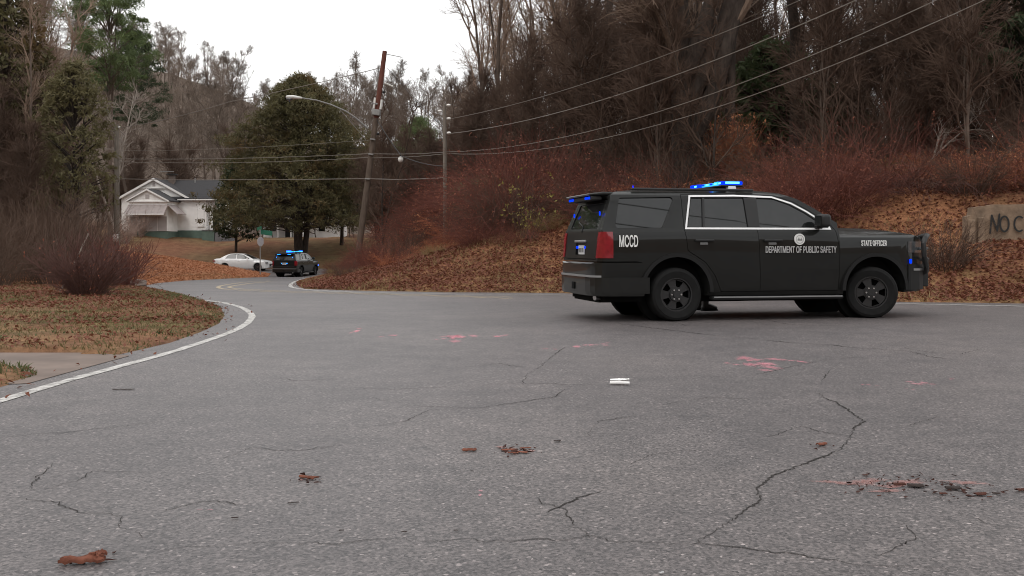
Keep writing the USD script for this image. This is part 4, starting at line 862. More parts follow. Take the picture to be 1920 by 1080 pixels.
def utility_vehicle(name, label, loc, rz, steer, marked, push_bar, group=None):
    LAMP = 'blue_lamp' if marked else 'glaring_lamp'
    car = thing(name, label, 'police SUV', loc, rz, group)
    prof, plan = extY(PROF, -1.2, 1.2), extZ(PLAN, 0, 2.2)
    base = prof ^ plan
    cab = (base ^ extX(sym(CABIN), -1.4, 2.42)); hood = base ^ extX(sym(HOOD), 2.40, 4.4)
    body0 = cab + hood
    inner = (prof ^ extX(sym(CABIN_IN), -1.4, 2.6)) ^ extZ(sec(PLAN).offset(-.012), 0, 2.2)
    outer = body0.translate([-1.3, 0, -1]).scale([1.0045, 1.008, 1.004]).translate([1.3, 0, 1])
    WB = 2.98
    arch = uni([cylY(.475, s * .99 if s < 0 else .56, -.56 if s < 0 else .99, x, .40, 64) for x in (0, WB) for s in (-1, 1)] + [box(x - .475, x + .475, s * .99 if s < 0 else .56, -.56 if s < 0 else .99, 0, .40) for x in (0, WB) for s in (-1, 1)])
    rear_o = sec([(.13, 1.73), (.33, 1.745), (1.14, 1.745), (1.19, 1.23), (1.235, .40), (.66, .40), (.56, .62), (.42, .80), (.16, .96), (.125, 1.23)])
    front_o = sec([(1.14, 1.745), (1.5, 1.735), (1.78, 1.65), (2.0, 1.53), (2.3, 1.345), (2.37, 1.25), (2.42, .95), (2.42, .40), (1.235, .40), (1.19, 1.23)])
    win_r = round_poly([(.185, 1.285), (.275, 1.69), (1.06, 1.70), (1.09, 1.285)], .015); win_f = round_poly([(1.235, 1.285), (1.235, 1.70), (1.5, 1.685), (1.73, 1.605), (1.95, 1.49), (2.2, 1.325), (2.215, 1.285)], .015)
    quarter = round_poly([(-.86, 1.265), (-.765, 1.68), (.03, 1.70), (-.19, 1.27)], .04)
    gate_o = round_poly(sym([(.80, .845), (.80, 1.22), (.70, 1.665)])[:3] + [(-.70, 1.665), (-.80, 1.22), (-.80, .845)], .03)
    glass_b = round_poly([(.70, 1.265), (.615, 1.62), (-.615, 1.62), (-.70, 1.265)], .04)
    shield_o = round_poly([(.80, 1.31), (.66, 1.735), (-.66, 1.735), (-.80, 1.31)], .04)
    plate_o = [(.25, .90), (.25, 1.06), (-.25, 1.06), (-.25, .90)]
    body = body0 - arch
    gap = uni([extY(o.offset(.004), s * 1.1 if s < 0 else .64, -.64 if s < 0 else 1.1) for o in (rear_o, front_o) for s in (-1, 1)])
    qcut = uni([extY(quarter, s * 1.1 if s < 0 else .60, -.60 if s < 0 else 1.1) for s in (-1, 1)])
    gate_gap, shield_cut = extX(gate_o.offset(.005), -1.3, -.72), extX(shield_o, 1.55, 2.52)
    body_m = body - gap - qcut - gate_gap - (shield_cut - box(1.4, 1.9, -1, 1, 1.0, 1.30))
    hood_seam = extX([(.70, 1.0), (.705, 1.0), (.705, 1.5), (.70, 1.5)], 2.55, 3.7) + extX([(-.70, 1.0), (-.705, 1.0), (-.705, 1.5), (-.70, 1.5)], 2.55, 3.6)
    body_m = body_m - hood_seam - extZ([(3.64, -1), (3.645, -1), (3.645, 1), (3.64, 1)], .95, 1.3) - extZ([(-1.2, -1), (-.55, -1), (-.55, 1), (-1.2, 1)], .808, .816) - extX(sym([(.99, .80), (.99, .808)]), -1.2, -.50)
    obj('body', body_m, 'charcoal_paint', car, smooth=25)
    ws = inner ^ shield_cut
    obj('windshield', ws, 'tinted_glass', car, smooth=25)
    for s in (-1, 1):
        Y0, Y1 = (-1.1, -.64) if s < 0 else (.64, 1.1)
        for nm, o, wn in (('rear_door', rear_o, win_r), ('front_door', front_o, win_f)):
            d = (body ^ extY(o.offset(-.003), Y0, Y1)) - extY(wn, Y0, Y1)
            dr = obj(nm, d, 'charcoal_paint', car, smooth=25)
            hx = .39 if nm == 'rear_door' else 1.40
            obj('handle', rbox(hx - .135, hx + .135, s * .992 - .012, s * .992 + .012, 1.085, 1.118, .010), 'black_plastic', dr)
            obj('handle_cup', rbox(hx - .06, hx + .06, s * .957 - .012, s * .957 + .012, 1.04, 1.075, .010), 'grey_trim', dr)
            obj('window', inner ^ extY(wn.offset(-.0015), Y0, Y1), 'tinted_glass', dr, smooth=25)
            if nm == 'rear_door': obj('window_bar', (outer ^ extY([(.395, 1.285), (.435, 1.69), (.465, 1.69), (.425, 1.285)], Y0, Y1)) - body0.translate([0, -s * .03, 0]), 'black_plastic', dr)
        bp = (outer ^ extY([(1.065, 1.29), (1.05, 1.70), (1.24, 1.70), (1.235, 1.29)], Y0, Y1)) - body0.translate([0, -s * .03, 0])
        obj('door_pillar_trim', bp, 'black_plastic', car)
        obj('quarter_window', inner ^ extY(quarter.offset(-.002), Y0 if s > 0 else -1.1, Y1 if s < 0 else 1.1) if True else None, 'tinted_glass', car, smooth=25)
        dlo = sec([(.135, 1.255), (.245, 1.725), (.92, 1.738), (1.48, 1.722), (1.76, 1.635), (1.98, 1.52), (2.29, 1.32), (2.315, 1.255)]); ringo = dlo - dlo.offset(-.024)
        obj('window_trim', (outer ^ extY(ringo, Y0, Y1)) - body0.translate([0, -s * .02, 0]), 'bright_trim', car)
        obj('tail_light', outer ^ box(-1.2, -.905, .815 if s > 0 else -1.1, 1.1 if s > 0 else -.815, .862, 1.215), 'red_lens', car, smooth=25)
        obj('headlight', outer ^ box(3.50, 4.2, .52 if s > 0 else -1.1, 1.1 if s > 0 else -.52, .93, 1.09), 'clear_lens', car, smooth=25)
        # wheel arch lips, running board, mirror
        for x in (0, WB):
            lip = (cylY(.525, s * .98 if s < 0 else .90, -.90 if s < 0 else .98, x, .40, 64) - cylY(.475, -1.2, 1.2, x, .40, 64)) ^ box(x - .6, x + .6, -1.1, 1.1, .40, 1.1)
            obj('arch_lip', lip ^ extZ(sec(PLAN).offset(.012), 0, 2), 'dark_plastic', car)
            obj('wheel_well', cylY(.47, s * .70 if s < 0 else .56, -.56 if s < 0 else .70, x, .40, 32), 'underbody', car)
        obj('running_board', rbox(.50, 2.46, s * .93 - .07, s * .93 + .07, .285, .335, .018), 'dark_plastic', car)
        obj('running_board_strip', rbox(.52, 2.44, s * 1.0 - .004, s * 1.0 + .004, .315, .333, .003), 'grey_trim', car)
        mr = obj('mirror', rbox(2.02, 2.17, s * 1.09 - .115, s * 1.09 + .115, 1.285, 1.465, .045), 'black_plastic', car)
        obj('mirror_arm', rbox(2.06, 2.15, s * .94 - .06, s * .94 + .06, 1.265, 1.32, .02), 'black_plastic', mr)
        obj('mirror_glass', rbox(2.012, 2.019, s * 1.09 - .09, s * 1.09 + .09, 1.31, 1.445, .003), 'tinted_glass', mr)
        obj('roof_rail', rbox(-.55, 1.25, s * .665 - .02, s * .665 + .02, 1.79, 1.825, .014), 'black_plastic', car)
        obj('fender_lamp', rbox(3.515, 3.55, s * .955 - .012, s * .955 + .012, .775, .84, .008), LAMP, car)
    # tail
    gate = (body ^ extX(gate_o.offset(-.004), -1.3, -.72)) - extX(glass_b, -1.3, -.6) - extX(plate_o, -1.3, -1.055)
    tg = obj('tailgate', gate, 'charcoal_paint', car, smooth=25)
    obj('rear_window', inner.translate([.012, 0, 0]) ^ extX(glass_b.offset(-.002), -1.3, -.72), 'tinted_glass', tg, smooth=25)
    obj('licence_plate', rbox(-1.073, -1.063, -.15, .15, .905, 1.035, .004), 'white_plate', tg)
    obj('plate_writing', cat([box(-1.0755, -1.0725, q - .012, q + .012, .935, .995) for q in (-.10, -.06, -.02, .03, .07, .11)]), 'decal_dark', tg)
    obj('plate_recess', box(-1.057, -1.053, -.249, .249, .901, 1.059), 'black_plastic', tg)
    for yy in (-.21, .21): obj('plate_lamp', rbox(-1.085, -1.062, yy - .035, yy + .035, .985, 1.025, .008), LAMP, tg)
    obj('tailgate_trim', rbox(-1.098, -1.075, -.28, .28, 1.075, 1.11, .01), 'grey_trim', tg)
    obj('tailgate_handle', rbox(-1.09, -1.06, -.05, .05, .852, .88, .008), 'black_plastic', tg)
    obj('rear_wiper', tube([(-1.06, .02, 1.225), (-1.02, .10, 1.30), (-.985, .42, 1.37)], [.01, .008, .006], 6), 'black_plastic', tg)
    sp = obj('spoiler', Manifold.batch_hull([rbox(-.98, -.80, -.66, .66, 1.715, 1.765, .02), rbox(-1.135, -1.06, -.60, .60, 1.715, 1.745, .014)]), 'charcoal_paint', car, smooth=25)
    obj('spoiler_lamp_housing', rbox(-1.10, -.95, -.60, .60, 1.655, 1.712, .012), 'black_plastic', sp)
    for yy in (-.50, -.415, -.33, .33, .415, .50): obj('spoiler_lamp', rbox(-1.112, -1.095, yy - .032, yy + .032, 1.668, 1.702, .008), LAMP, sp)
    obj('corner_lamp', rbox(-1.005, -.985, -.655, -.63, 1.44, 1.50, .01), LAMP, tg); obj('corner_lamp', rbox(-1.005, -.985, .63, .655, 1.44, 1.50, .01), LAMP, tg)
    bumper = Manifold.batch_hull([extZ(sec(PLAN).offset(.012) ^ sec([(-1.3, -1.1), (-.40, -1.1), (-.40, 1.1), (-1.3, 1.1)]), .42, .60), extZ(sec(PLAN) ^ sec([(-1.3, -1.1), (-.40, -1.1), (-.40, 1.1), (-1.3, 1.1)]), .35, .37)]) - arch
    obj('rear_bumper', bumper, 'charcoal_paint', car, smooth=25)
    obj('bumper_step', (extZ(sec(PLAN).offset(.02) ^ sec([(-1.3, -.93), (-1.06, -.93), (-1.06, .93), (-1.3, .93)]), .602, .628)), 'grey_trim', car)
    obj('tow_hitch', rbox(-1.20, -.9, -.06, .06, .42, .52, .01), 'underbody', car)
    obj('exhaust_pipe', tube([(-.55, -.52, .34), (-.95, -.62, .33), (-1.08, -.68, .32)], .035, 12), 'steel', car)
    obj('chassis', box(-1.0, 3.5, -.62, .62, .25, .36) + box(-.98, -.45, -.80, .80, .27, .40), 'underbody', car)
    for x in (0, WB): obj('axle', cylY(.06, -.75, .75, x, .365, 16) + Manifold.sphere(.15, 16).translate([x, 0, .36]), 'underbody', car)
    # front
    obj('grille', outer ^ box(3.6, 4.2, -.50, .50, .84, 1.07), 'black_plastic', car, smooth=25)
    obj('front_bumper', (extZ(sec(PLAN).offset(.014) ^ sec([(3.50, -1.1), (4.2, -1.1), (4.2, 1.1), (3.50, 1.1)]), .40, .76)) - arch, 'dark_plastic', car, smooth=25)
    obj('bumper_trim', (extZ(sec(PLAN).offset(.022) ^ sec([(3.6, -1.1), (4.2, -1.1), (4.2, 1.1), (3.6, 1.1)]), .672, .705)), 'grey_trim', car, smooth=25)
    if push_bar:
        pb = obj('push_bar', uni([Manifold.batch_hull([rbox(4.10, 4.20, s * .36 - .02, s * .36 + .02, .42, .60, .018), rbox(4.04, 4.15, s * .36 - .02, s * .36 + .02, 1.05, 1.19, .018)]) for s in (-1, 1)]), 'black_plastic', car)
        for zz, xx in ((.60, 4.17), (.86, 4.14), (1.15, 4.10)): obj('bar_tube', tube([(xx, -.36, zz), (xx + .02, 0, zz), (xx, .36, zz)], .028), 'black_plastic', pb)
        for s in (-1, 1):
            obj('wing_hoop', tube([(4.10, s * .36, 1.17), (4.04, s * .58, 1.18), (3.90, s * .80, 1.175), (3.78, s * .93, 1.14), (3.74, s * .95, 1.06), (3.75, s * .95, .88), (3.82, s * .90, .74), (3.98, s * .66, .66), (4.12, s * .36, .63)], .036, 10), 'black_plastic', pb)
            obj('wing_bar', tube([(4.10, s * .36, 1.0), (3.92, s * .76, .99), (3.745, s * .95, .985)], .022, 8), 'black_plastic', pb)
            obj('wing_bar', tube([(4.12, s * .36, .82), (3.95, s * .74, .83), (3.755, s * .945, .87)], .022, 8), 'black_plastic', pb)
    # roof lamps
    lb = obj('light_bar', rbox(.80, 1.13, -.60, .60, 1.862, 1.885, .010), 'black_plastic', car)
    pat = [LAMP, 'cyan_lamp', 'cyan_lamp', 'cyan_lamp', 'cyan_lamp', LAMP, LAMP, LAMP]
    for k in range(8):
        y0 = -.60 + .15 * k
        obj('lamp_module', rbox(.805, 1.125, y0 + .004, y0 + .146, 1.886, 1.938 if k in (0, 1, 6, 7) else 1.928, .016), pat[k], lb)
    for k in range(8):
        y0 = -.60 + .15 * k
        obj('lamp_strip', rbox(.800, .806, y0 + .03, y0 + .12, 1.898, 1.922, .002), 'hot_lamp' if k in (0, 1, 3, 6) else LAMP, lb)
    obj('lamp_strip', rbox(.86, 1.07, -.604, -.596, 1.900, 1.930, .002), 'hot_lamp', lb)
    for s in (-1, 1): obj('bar_foot', rbox(.90, 1.02, s * .56 - .05, s * .56 + .05, 1.79, 1.865, .012), 'bright_trim', lb)
    obj('antenna', tube([(-.25, .1, 1.80), (-.27, .1, 1.90)], [.02, .008], 8), 'deep_blue_lamp' if marked else 'black_plastic', car)
    for zz, st in ((0, 0), (WB, steer)):
        for s in (-1, 1):
            wheel(car, (zz, s * .815, .365), side=s, steer=st)
    if marked:
        for s in (-1,):
            obj('fleet_lettering', on_side(text_on('MCCD', .165, .272), -.83, 1.015, -.972, -.04), 'decal_white', car, smooth=False, label='white capital letters MCCD')
            obj('door_lettering', on_side(text_on('DEPARTMENT OF PUBLIC SAFETY', .096, 1.075), 1.285, .932, -.976, 0), 'decal_silver', car, smooth=False, label='silver capital lettering DEPARTMENT OF PUBLIC SAFETY')
            obj('fender_lettering', on_side(text_on('STATE OFFICER', .078, .40), 2.745, 1.03, -.971, -.10), 'decal_white', car, smooth=False, label='white capital lettering STATE OFFICER')
            sl = obj('seal', cylY(.078, -.982, -.958, 1.80, 1.118, 40), 'decal_white', car, label='round silver seal on the front door')
            obj('seal_ring', (cylY(.060, -.9845, -.97, 1.80, 1.118, 40) - cylY(.050, -1, -.9, 1.80, 1.118, 40)), 'decal_silver', sl)
            obj('seal_arms', cat([box(1.765, 1.835, -.9845, -.975, 1.112, 1.118), box(1.765, 1.835, -.9845, -.975, 1.100, 1.106), box(1.775, 1.781, -.9845, -.975, 1.10, 1.14), box(1.797, 1.803, -.9845, -.975, 1.10, 1.14), box(1.819, 1.825, -.9845, -.975, 1.10, 1.14)]), 'decal_dark', sl)
    return car
TH = .2132
ax, wx = np.array([math.cos(TH), math.sin(TH)]), np.array([-math.sin(TH), math.cos(TH)])
NEAR = np.array([2.2345, 14.483])
C1 = NEAR + .945 * wx
mat('white_lamp', {'e': ('emission', dict(color=(0.62, 0.8, 1.0), strength=3.0))}, [], 'e.emission')
utility_vehicle('police_suv', 'charcoal police SUV with DEPARTMENT OF PUBLIC SAFETY lettering parked across the road', (C1[0], C1[1], 0), TH, -.42, True, True)
C2 = np.array([-16.72, 80.2])
utility_vehicle('police_suv', 'small distant dark police SUV with blue lights seen from behind down the road', (C2[0], C2[1], zr(C2[1])), math.radians(80), 0.0, False, False)

# white saloon on the side street
def saloon():
    z0 = float(zr(90)); car = thing('white_sedan', 'white sedan parked on the side street behind the red soil bank', 'car', (-23.85, 89.6, z0), math.radians(-3))
    P = [(-.95, .30), (-1.02, .50), (-1.05, .78), (-1.0, .93), (-.75, 1.0), (-.45, 1.03), (.05, 1.30), (.35, 1.41), (.8, 1.45), (1.25, 1.43), (1.6, 1.35), (2.0, 1.17), (2.3, 1.01), (2.45, .97), (3.1, .88), (3.5, .78), (3.66, .66), (3.72, .5), (3.68, .30), (3.4, .2), (-.6, .2)]
    S = [(.80, .15), (.86, .35), (.90, .6), (.905, .78), (.88, .90), (.82, .965), (.62, 1.36), (.5, 1.42), (0, 1.47)]
    Hd = [(.80, .15), (.86, .35), (.90, .6), (.89, .72), (.83, .82), (.7, .90), (.4, .97), (0, 1.0)]
    pl = [(-1.06, 0), (-1.03, .5), (-.95, .78), (-.7, .92), (3.0, .92), (3.4, .82), (3.62, .6), (3.72, .2), (3.73, 0)]
    b0 = extY(P, -1, 1) ^ extZ(pl + [(l, -y) for l, y in pl[::-1] if y > 0], 0, 2)
    body = (b0 ^ extX(sym(S), -1.2, 2.4)) + (b0 ^ extX(sym(Hd), 2.38, 4)); core = b0 ^ extX(sym([(max(y - .012, 0), z) for y, z in S]), -1.2, 2.6)
    wr = sec([(.0, 1.01), (.18, 1.27), (.42, 1.375), (.92, 1.40), (.94, 1.0)]); wf = sec([(.99, 1.0), (.97, 1.40), (1.3, 1.375), (1.6, 1.29), (2.02, 1.05), (2.08, .99)])
    arch = uni([cylY(.36, s * 1.0 if s < 0 else .55, -.55 if s < 0 else 1.0, x, .33, 40) for x in (0, 2.75) for s in (-1, 1)])
    shield, back = extX([(.72, 1.0), (.56, 1.38), (-.56, 1.38), (-.72, 1.0)], 1.5, 2.4), extX([(.70, 1.05), (.54, 1.38), (-.54, 1.38), (-.70, 1.05)], -.6, .35)
    cut = uni([extY(w, s * 1.0 if s < 0 else .5, -.5 if s < 0 else 1.0) for w in (wr, wf) for s in (-1, 1)])
    seams = uni([extY(q, s * 1.0 if s < 0 else .86, -.86 if s < 0 else 1.0) for q in ([(.96, .3), (.968, .3), (.968, 1.0), (.96, 1.0)], [(2.1, .35), (2.108, .35), (2.108, .95), (2.1, .95)], [(.0, .55), (.008, .55), (.008, 1.0), (0, 1.0)]) for s in (-1, 1)])
    obj('body', body - arch - cut - shield - back - seams, 'white_car_paint', car, smooth=25)
    obj('windshield', core ^ shield, 'tinted_glass', car, smooth=25); obj('rear_window', core ^ back, 'tinted_glass', car, smooth=25)
    for s in (-1, 1):
        for w in (wr, wf): obj('side_window', core ^ extY(w, s * 1.0 if s < 0 else .5, -.5 if s < 0 else 1.0), 'tinted_glass', car, smooth=25)
        obj('mirror', rbox(1.86, 1.98, s * .98 - .08, s * .98 + .08, .98, 1.08, .03), 'white_car_paint', car)
        obj('headlight', rbox(3.38, 3.60, s * .70 - .13, s * .70 + .13, .62, .72, .03), 'clear_lens', car)
        obj('tail_light', rbox(-1.03, -.80, s * .76 - .12, s * .76 + .12, .76, .88, .03), 'red_lens', car)
        for hx in (.22, 1.2): obj('door_handle', rbox(hx - .08, hx + .08, s * .915 - .012, s * .915 + .012, .81, .835, .008), 'chrome', car)
        for x in (0, 2.75): wheel(car, (x, s * .78, .33), .325, .21, s, 0, .215)
    obj('grille', rbox(3.64, 3.73, -.45, .45, .36, .58, .02), 'black_plastic', car)
    obj('front_plate', rbox(3.73, 3.74, -.15, .15, .38, .46, .003), 'white_plate', car)
saloon()

# officer standing beyond the dark vehicle: a boot shows under the running board
def officer():
    c = NEAR + 1.32 * ax + 2.28 * wx
    p = thing('person', 'person in black uniform and boots standing behind the dark vehicle, boot showing below the sill', 'person', (c[0], c[1], 0), TH)
    def chain(pts, seg=14): return uni([Manifold.batch_hull([Manifold.sphere(a[1], seg).translate(list(a[0])), Manifold.sphere(b[1], seg).translate(list(b[0]))]) for a, b in zip(pts[:-1], pts[1:])])
    def sm(m, r=.03, it=8):
        t = asmesh(m.refine_to_length(r)); t.merge_vertices(); trimesh.smoothing.filter_taubin(t, iterations=it); return t
    torso = Manifold.batch_hull([Manifold.sphere(.13, 16).scale([.85, 1.2, 1]).translate([0, 0, .98]), Manifold.sphere(.12, 16).scale([.85, 1.15, 1]).translate([0, 0, 1.15])]) + Manifold.batch_hull([Manifold.sphere(.12, 16).scale([.85, 1.15, 1]).translate([0, 0, 1.15]), Manifold.sphere(.13, 16).scale([.85, 1.35, 1]).translate([0, 0, 1.36]), Manifold.sphere(.06, 12).translate([0, .16, 1.42]), Manifold.sphere(.06, 12).translate([0, -.16, 1.42])])
    legs = [chain([((0, s * .09, .95), .10), ((.02, s * .10, .52), .065), ((0, s * .11, .12), .048)]) for s in (-1, 1)]
    arms = [chain([((0, s * .20, 1.40), .062), ((-.02, s * .26, 1.12), .048), ((.10, s * .25, .90), .036)]) for s in (-1, 1)]
    obj('body', sm(uni([torso] + legs + arms)), 'uniform_black', p, smooth=True)
    head = chain([((0, 0, 1.44), .055), ((.01, 0, 1.54), .052)]) + Manifold.batch_hull([Manifold.sphere(.085, 20).scale([1.1, .85, 1.05]).translate([-.005, 0, 1.665]), Manifold.sphere(.06, 16).scale([1, .85, 1]).translate([.035, 0, 1.58])]) + Manifold.batch_hull([Manifold.sphere(.013, 10).translate([.105, 0, 1.615]), Manifold.sphere(.008, 10).translate([.088, 0, 1.665])]) + uni([Manifold.sphere(.024, 12).scale([.8, .4, 1.2]).translate([-.01, s * .078, 1.635]) for s in (-1, 1)])
    hd = obj('head', sm(head, .012, 4), 'skin', p, smooth=True)
    obj('hair', Manifold.sphere(.09, 20).scale([1.1, .87, 1.05]).translate([-.012, 0, 1.675]) - box(.045, .3, -.2, .2, 1.4, 1.70) - box(-.3, .3, -.2, .2, 1.4, 1.60), 'hair', hd)
    for s in (-1, 1):
        obj('eye', Manifold.sphere(.010, 10).translate([.084, s * .032, 1.655]), 'decal_white', hd)
        palm = chain([((.11, s * .25, .88), .030), ((.15, s * .25, .82), .032)])
        fing = [chain([((.15 + .012 * k - .02, s * .25 + (k - 1.5) * .018, .80), .0095), ((.165 + .008 * k - .02, s * .25 + (k - 1.5) * .018, .765), .009), ((.155 + .006 * k - .02, s * .25 + (k - 1.5) * .017, .735 + .006 * abs(k - 1.5)), .008)], 8) for k in range(4)]
        th = chain([((.13, s * .225, .84), .011), ((.155, s * .20, .815), .010), ((.17, s * .20, .785), .009)], 8)
        obj('hand', sm(uni([palm] + fing + [th]), .006, 3), 'skin', p, smooth=True)
        boot = Manifold.batch_hull([Manifold.sphere(.048, 14).translate([-.03, s * .11, .055]), Manifold.sphere(.045, 14).scale([1, 1, .8]).translate([.15, s * .115, .045]), Manifold.sphere(.045, 14).translate([-.01, s * .11, .10])]) + chain([((-.01, s * .11, .08), .056), ((0, s * .11, .22), .058)])
        obj('boot', boot ^ box(-.3, .4, -.5, .5, .012, .5), 'boot_leather', p, smooth=30)
        obj('boot_sole', Manifold.batch_hull([Manifold.cylinder(.022, .05, .05, 20).translate([-.035, s * .11, 0]), Manifold.cylinder(.022, .047, .047, 20).translate([.155, s * .115, 0])]), 'rubber', p)
    obj('belt', (Manifold.cylinder(.05, .135, .135, 32).scale([.9, 1.2, 1]) - Manifold.cylinder(.06, .11, .11, 32).scale([.9, 1.2, 1])).translate([0, 0, .98]), 'boot_leather', p)
officer()

# ------------------------------------------------------------------ houses
def hexagon_slats(n, z0, z1): return np.linspace(z0, z1, n + 1)
def house():
    YH = 110.0; k = YH / F; gz = lambda py: CAMH + (HZ - py) * k; gxp = lambda px: (px - 960) * k
    x0, x1 = gxp(227), gxp(388); Lx = x1 - x0; zb = gz(449); o = (x0, YH, zb)
    h = thing('white_house', 'white one-storey house with green foundation, metal awning and front gables', 'house', o, math.radians(-2))
    zf = gz(432) - zb; ze = gz(374) - zb; zr_ = gz(336) - zb; D = 8.0
    W = Lx; fl = zf
    # foundation, walls with siding boards
    obj('foundation', box(0.05, W - .05, .05, D - .05, -1.2, fl), 'green_foundation', h)
    ax_, hw = gxp(289.7) - x0, gxp(289.7) - gxp(226)                                    # main gable
    ze_l = gz(371) - zb
    wall = obj('wall', box(0, W, .10, D, fl + .003, ze), 'white_siding', h)
    gable = sec([(ax_ - hw, ze_l - .02), (ax_ + hw, ze_l - .02), (ax_, zr_ - .03)])
    gb = obj('gable_wall', extY(gable, .06, .5), 'white_siding', h)
    for q, z in enumerate(np.arange(fl + .02, ze_l - .1, .24)):
        obj('siding_board', extY([(.02, z), (.02, z + .23), (gxp(262) - x0, z + .23), (gxp(262) - x0, z)], .075, .10), 'white_siding', wall)
    for q, z in enumerate(np.arange(ze_l + .02, zr_ - .45, .24)):
        a = ax_ - hw + (z + .24 - ze_l) / (zr_ - ze_l) * hw + .05; obj('siding_board', extY([(a, z), (a, z + .225), (2 * ax_ - a, z + .225), (2 * ax_ - a, z)], .035, .06), 'white_siding', gb)
    zt = gz(353.5) - zb; obj('gable_ledge', extY([(ax_ - hw * .44, zt), (ax_ - hw * .44, zt + .09), (ax_ + hw * .5, zt + .09), (ax_ + hw * .5, zt)], -.16, .035), 'white_trim', gb)
    obj('gable_vent', box(ax_ - .16, ax_ + .12, .0, .035, zt + .22, zt + .62), 'grey_panel', gb)
    # roofs: long slope facing the street, cross gable on the left
    xr = gxp(416) - x0
    def slab(a, b, c, d, t=.14):
        p = np.array([a, b, c, d], float); n = np.cross(p[1] - p[0], p[3] - p[0]); n /= np.linalg.norm(n); n *= np.sign(n[2]) if abs(n[2]) > 1e-6 else 1
        return trimesh.convex.convex_hull(np.vstack([p, p + n * t]))
    rf = obj('roof', slab((ax_ + .25, -.35, ze - .06), (xr, -.35, ze - .06), (xr, D / 2, zr_), (ax_ + .25, D / 2, zr_)), 'roof_shingle', h)
    obj('roof_slope', slab((ax_ + .25, D + .35, ze - .06), (xr, D + .35, ze - .06), (xr, D / 2, zr_ + .004), (ax_ + .25, D / 2, zr_ + .004)), 'roof_shingle', rf)
    for s in (-1, 1):
        e = ax_ + s * (hw + .25); zz = ze_l - .12
        obj('gable_roof', slab((e, -.22, zz), (ax_, -.22, zr_ + .02), (ax_, D + .3, zr_ + .02), (e, D + .3, zz), .12), 'roof_shingle', rf)
        tb = trimesh.convex.convex_hull(np.array([(e, y, zz + q) for y in (-.28, -.225) for q in (-.14, .1)] + [(ax_, y, zr_ + q) for y in (-.28, -.225) for q in (-.12, .12)]))
        obj('barge_board', tb, 'white_trim', rf)
    for c in range(7):
        t = (c + .5) / 7; obj('shingle_course', box(ax_ + hw * .9 * (1 - t) + .3, xr - .02, -.35 + t * (D / 2 + .35) - .02, -.35 + t * (D / 2 + .35) + .25, ze + t * (zr_ - ze) + .06, ze + t * (zr_ - ze) + .105), 'roof_shingle', rf)
    obj('end_gable', extX([(.0, ze), (D, ze), (D / 2, zr_ - .05)], gxp(405) - x0, gxp(405) - x0 + .3), 'white_siding', h)
    obj('eave_board', box(gxp(336) - x0, xr, -.39, -.35, ze - .10, ze + .06), 'white_trim', h)
    ch = obj('chimney', box(ax_ + .45, ax_ + 1.0, 2.9, 3.5, zr_ - .7, zr_ + .65), 'chimney_brick', rf)
    obj('chimney_cap', box(ax_ + .25, ax_ + 1.2, 2.7, 3.7, zr_ + .652, zr_ + .75), 'dark_opening', ch)
    obj('chimney_lid', box(ax_ - .5, ax_ + .9, 3.1, 3.25, zr_ + .96, zr_ + 1.03), 'galvanised', ch)
    obj('vent_pipe', Manifold.cylinder(.55, .07, .07, 12).translate([gxp(346.5) - x0, 3.4, zr_ - .25]), 'galvanised', rf)
    # enclosed porch with its gable and awnings
    px0, px1, pd = gxp(264) - x0, gxp(334) - x0, 3.0
    zw0, zw1 = gz(434.5) - zb, gz(407) - zb
    po = obj('porch', box(px0, px1, -pd, .098, fl - .1, gz(380) - zb), 'white_siding', h)
    obj('porch_foundation', box(px0 + .03, px1 - .03, -pd + .03, .098, -1.2, fl - .103), 'green_foundation', po)
    for j in range(4):
        w = (px1 - px0) / 4; obj('porch_panel', box(px0 + j * w + .02, px0 + (j + 1) * w - .02, -pd - .025, -pd, zw0 + .02, zw1 - .02), 'grey_panel', po)
    for j in range(2): obj('porch_panel', box(px1, px1 + .025, -pd + .05 + j * 1.45, -pd + 1.44 + j * 1.45, zw0 + .02, zw1 - .02), 'white_siding', po)
    xa = (px0 + px1) / 2 - .05; za = gz(359) - zb; zp = gz(380) - zb
    pg = obj('porch_gable', extY([(px0 - .1, zp + .004), (px1 + .1, zp + .004), (xa, za)], -pd - .05, .3), 'white_siding', po)
    obj('porch_gable_vent', box(xa - .2, xa + .2, -pd - .09, -pd - .05, zp + .28, zp + .70), 'grey_panel', pg)
    obj('porch_gable_ledge', box(px0 - .25, px1 + .25, -pd - .18, -pd - .05, zp - .07, zp + .04), 'white_trim', pg)
    for s in (-1, 1):
        e = px0 - .28 if s < 0 else px1 + .28
        obj('porch_roof', slab((e, -pd - .25, zp), (xa, -pd - .25, za + .04), (xa, .6, za + .04), (e, .6, zp), .10), 'roof_shingle', pg)
        obj('porch_barge_board', trimesh.convex.convex_hull(np.array([(e, y, zp + q) for y in (-pd - .31, -pd - .255) for q in (-.08, .08)] + [(xa, y, za + q) for y in (-pd - .31, -pd - .255) for q in (-.06, .12)])), 'white_trim', pg)
    zt1, zt0 = gz(387) - zb, gz(404) - zb
    for j in range(6):
        w = (px1 - px0 + .2) / 6; a = px0 - .1 + j * w
        obj('awning_panel', slab((a + .02, -pd - 1.15, zt0), (a + w, -pd - 1.15, zt0), (a + w, -pd - .03, zt1), (a + .02, -pd - .03, zt1), .05), 'awning_metal', po)
    for j in range(3): obj('awning_panel', slab((px1 + 1.0, -pd - .1 + j * .95, zt0 + .05), (px1 + 1.0, -pd + .83 + j * .95, zt0 + .05), (px1 + .03, -pd + .83 + j * .95, zt1 + .05), (px1 + .03, -pd - .1 + j * .95, zt1 + .05), .05), 'awning_metal', po)
    obj('awning_edge', box(px0 - .1, px1 + .1, -pd - 1.2, -pd - 1.155, zt0 - .07, zt0 + .05), 'white_trim', po)
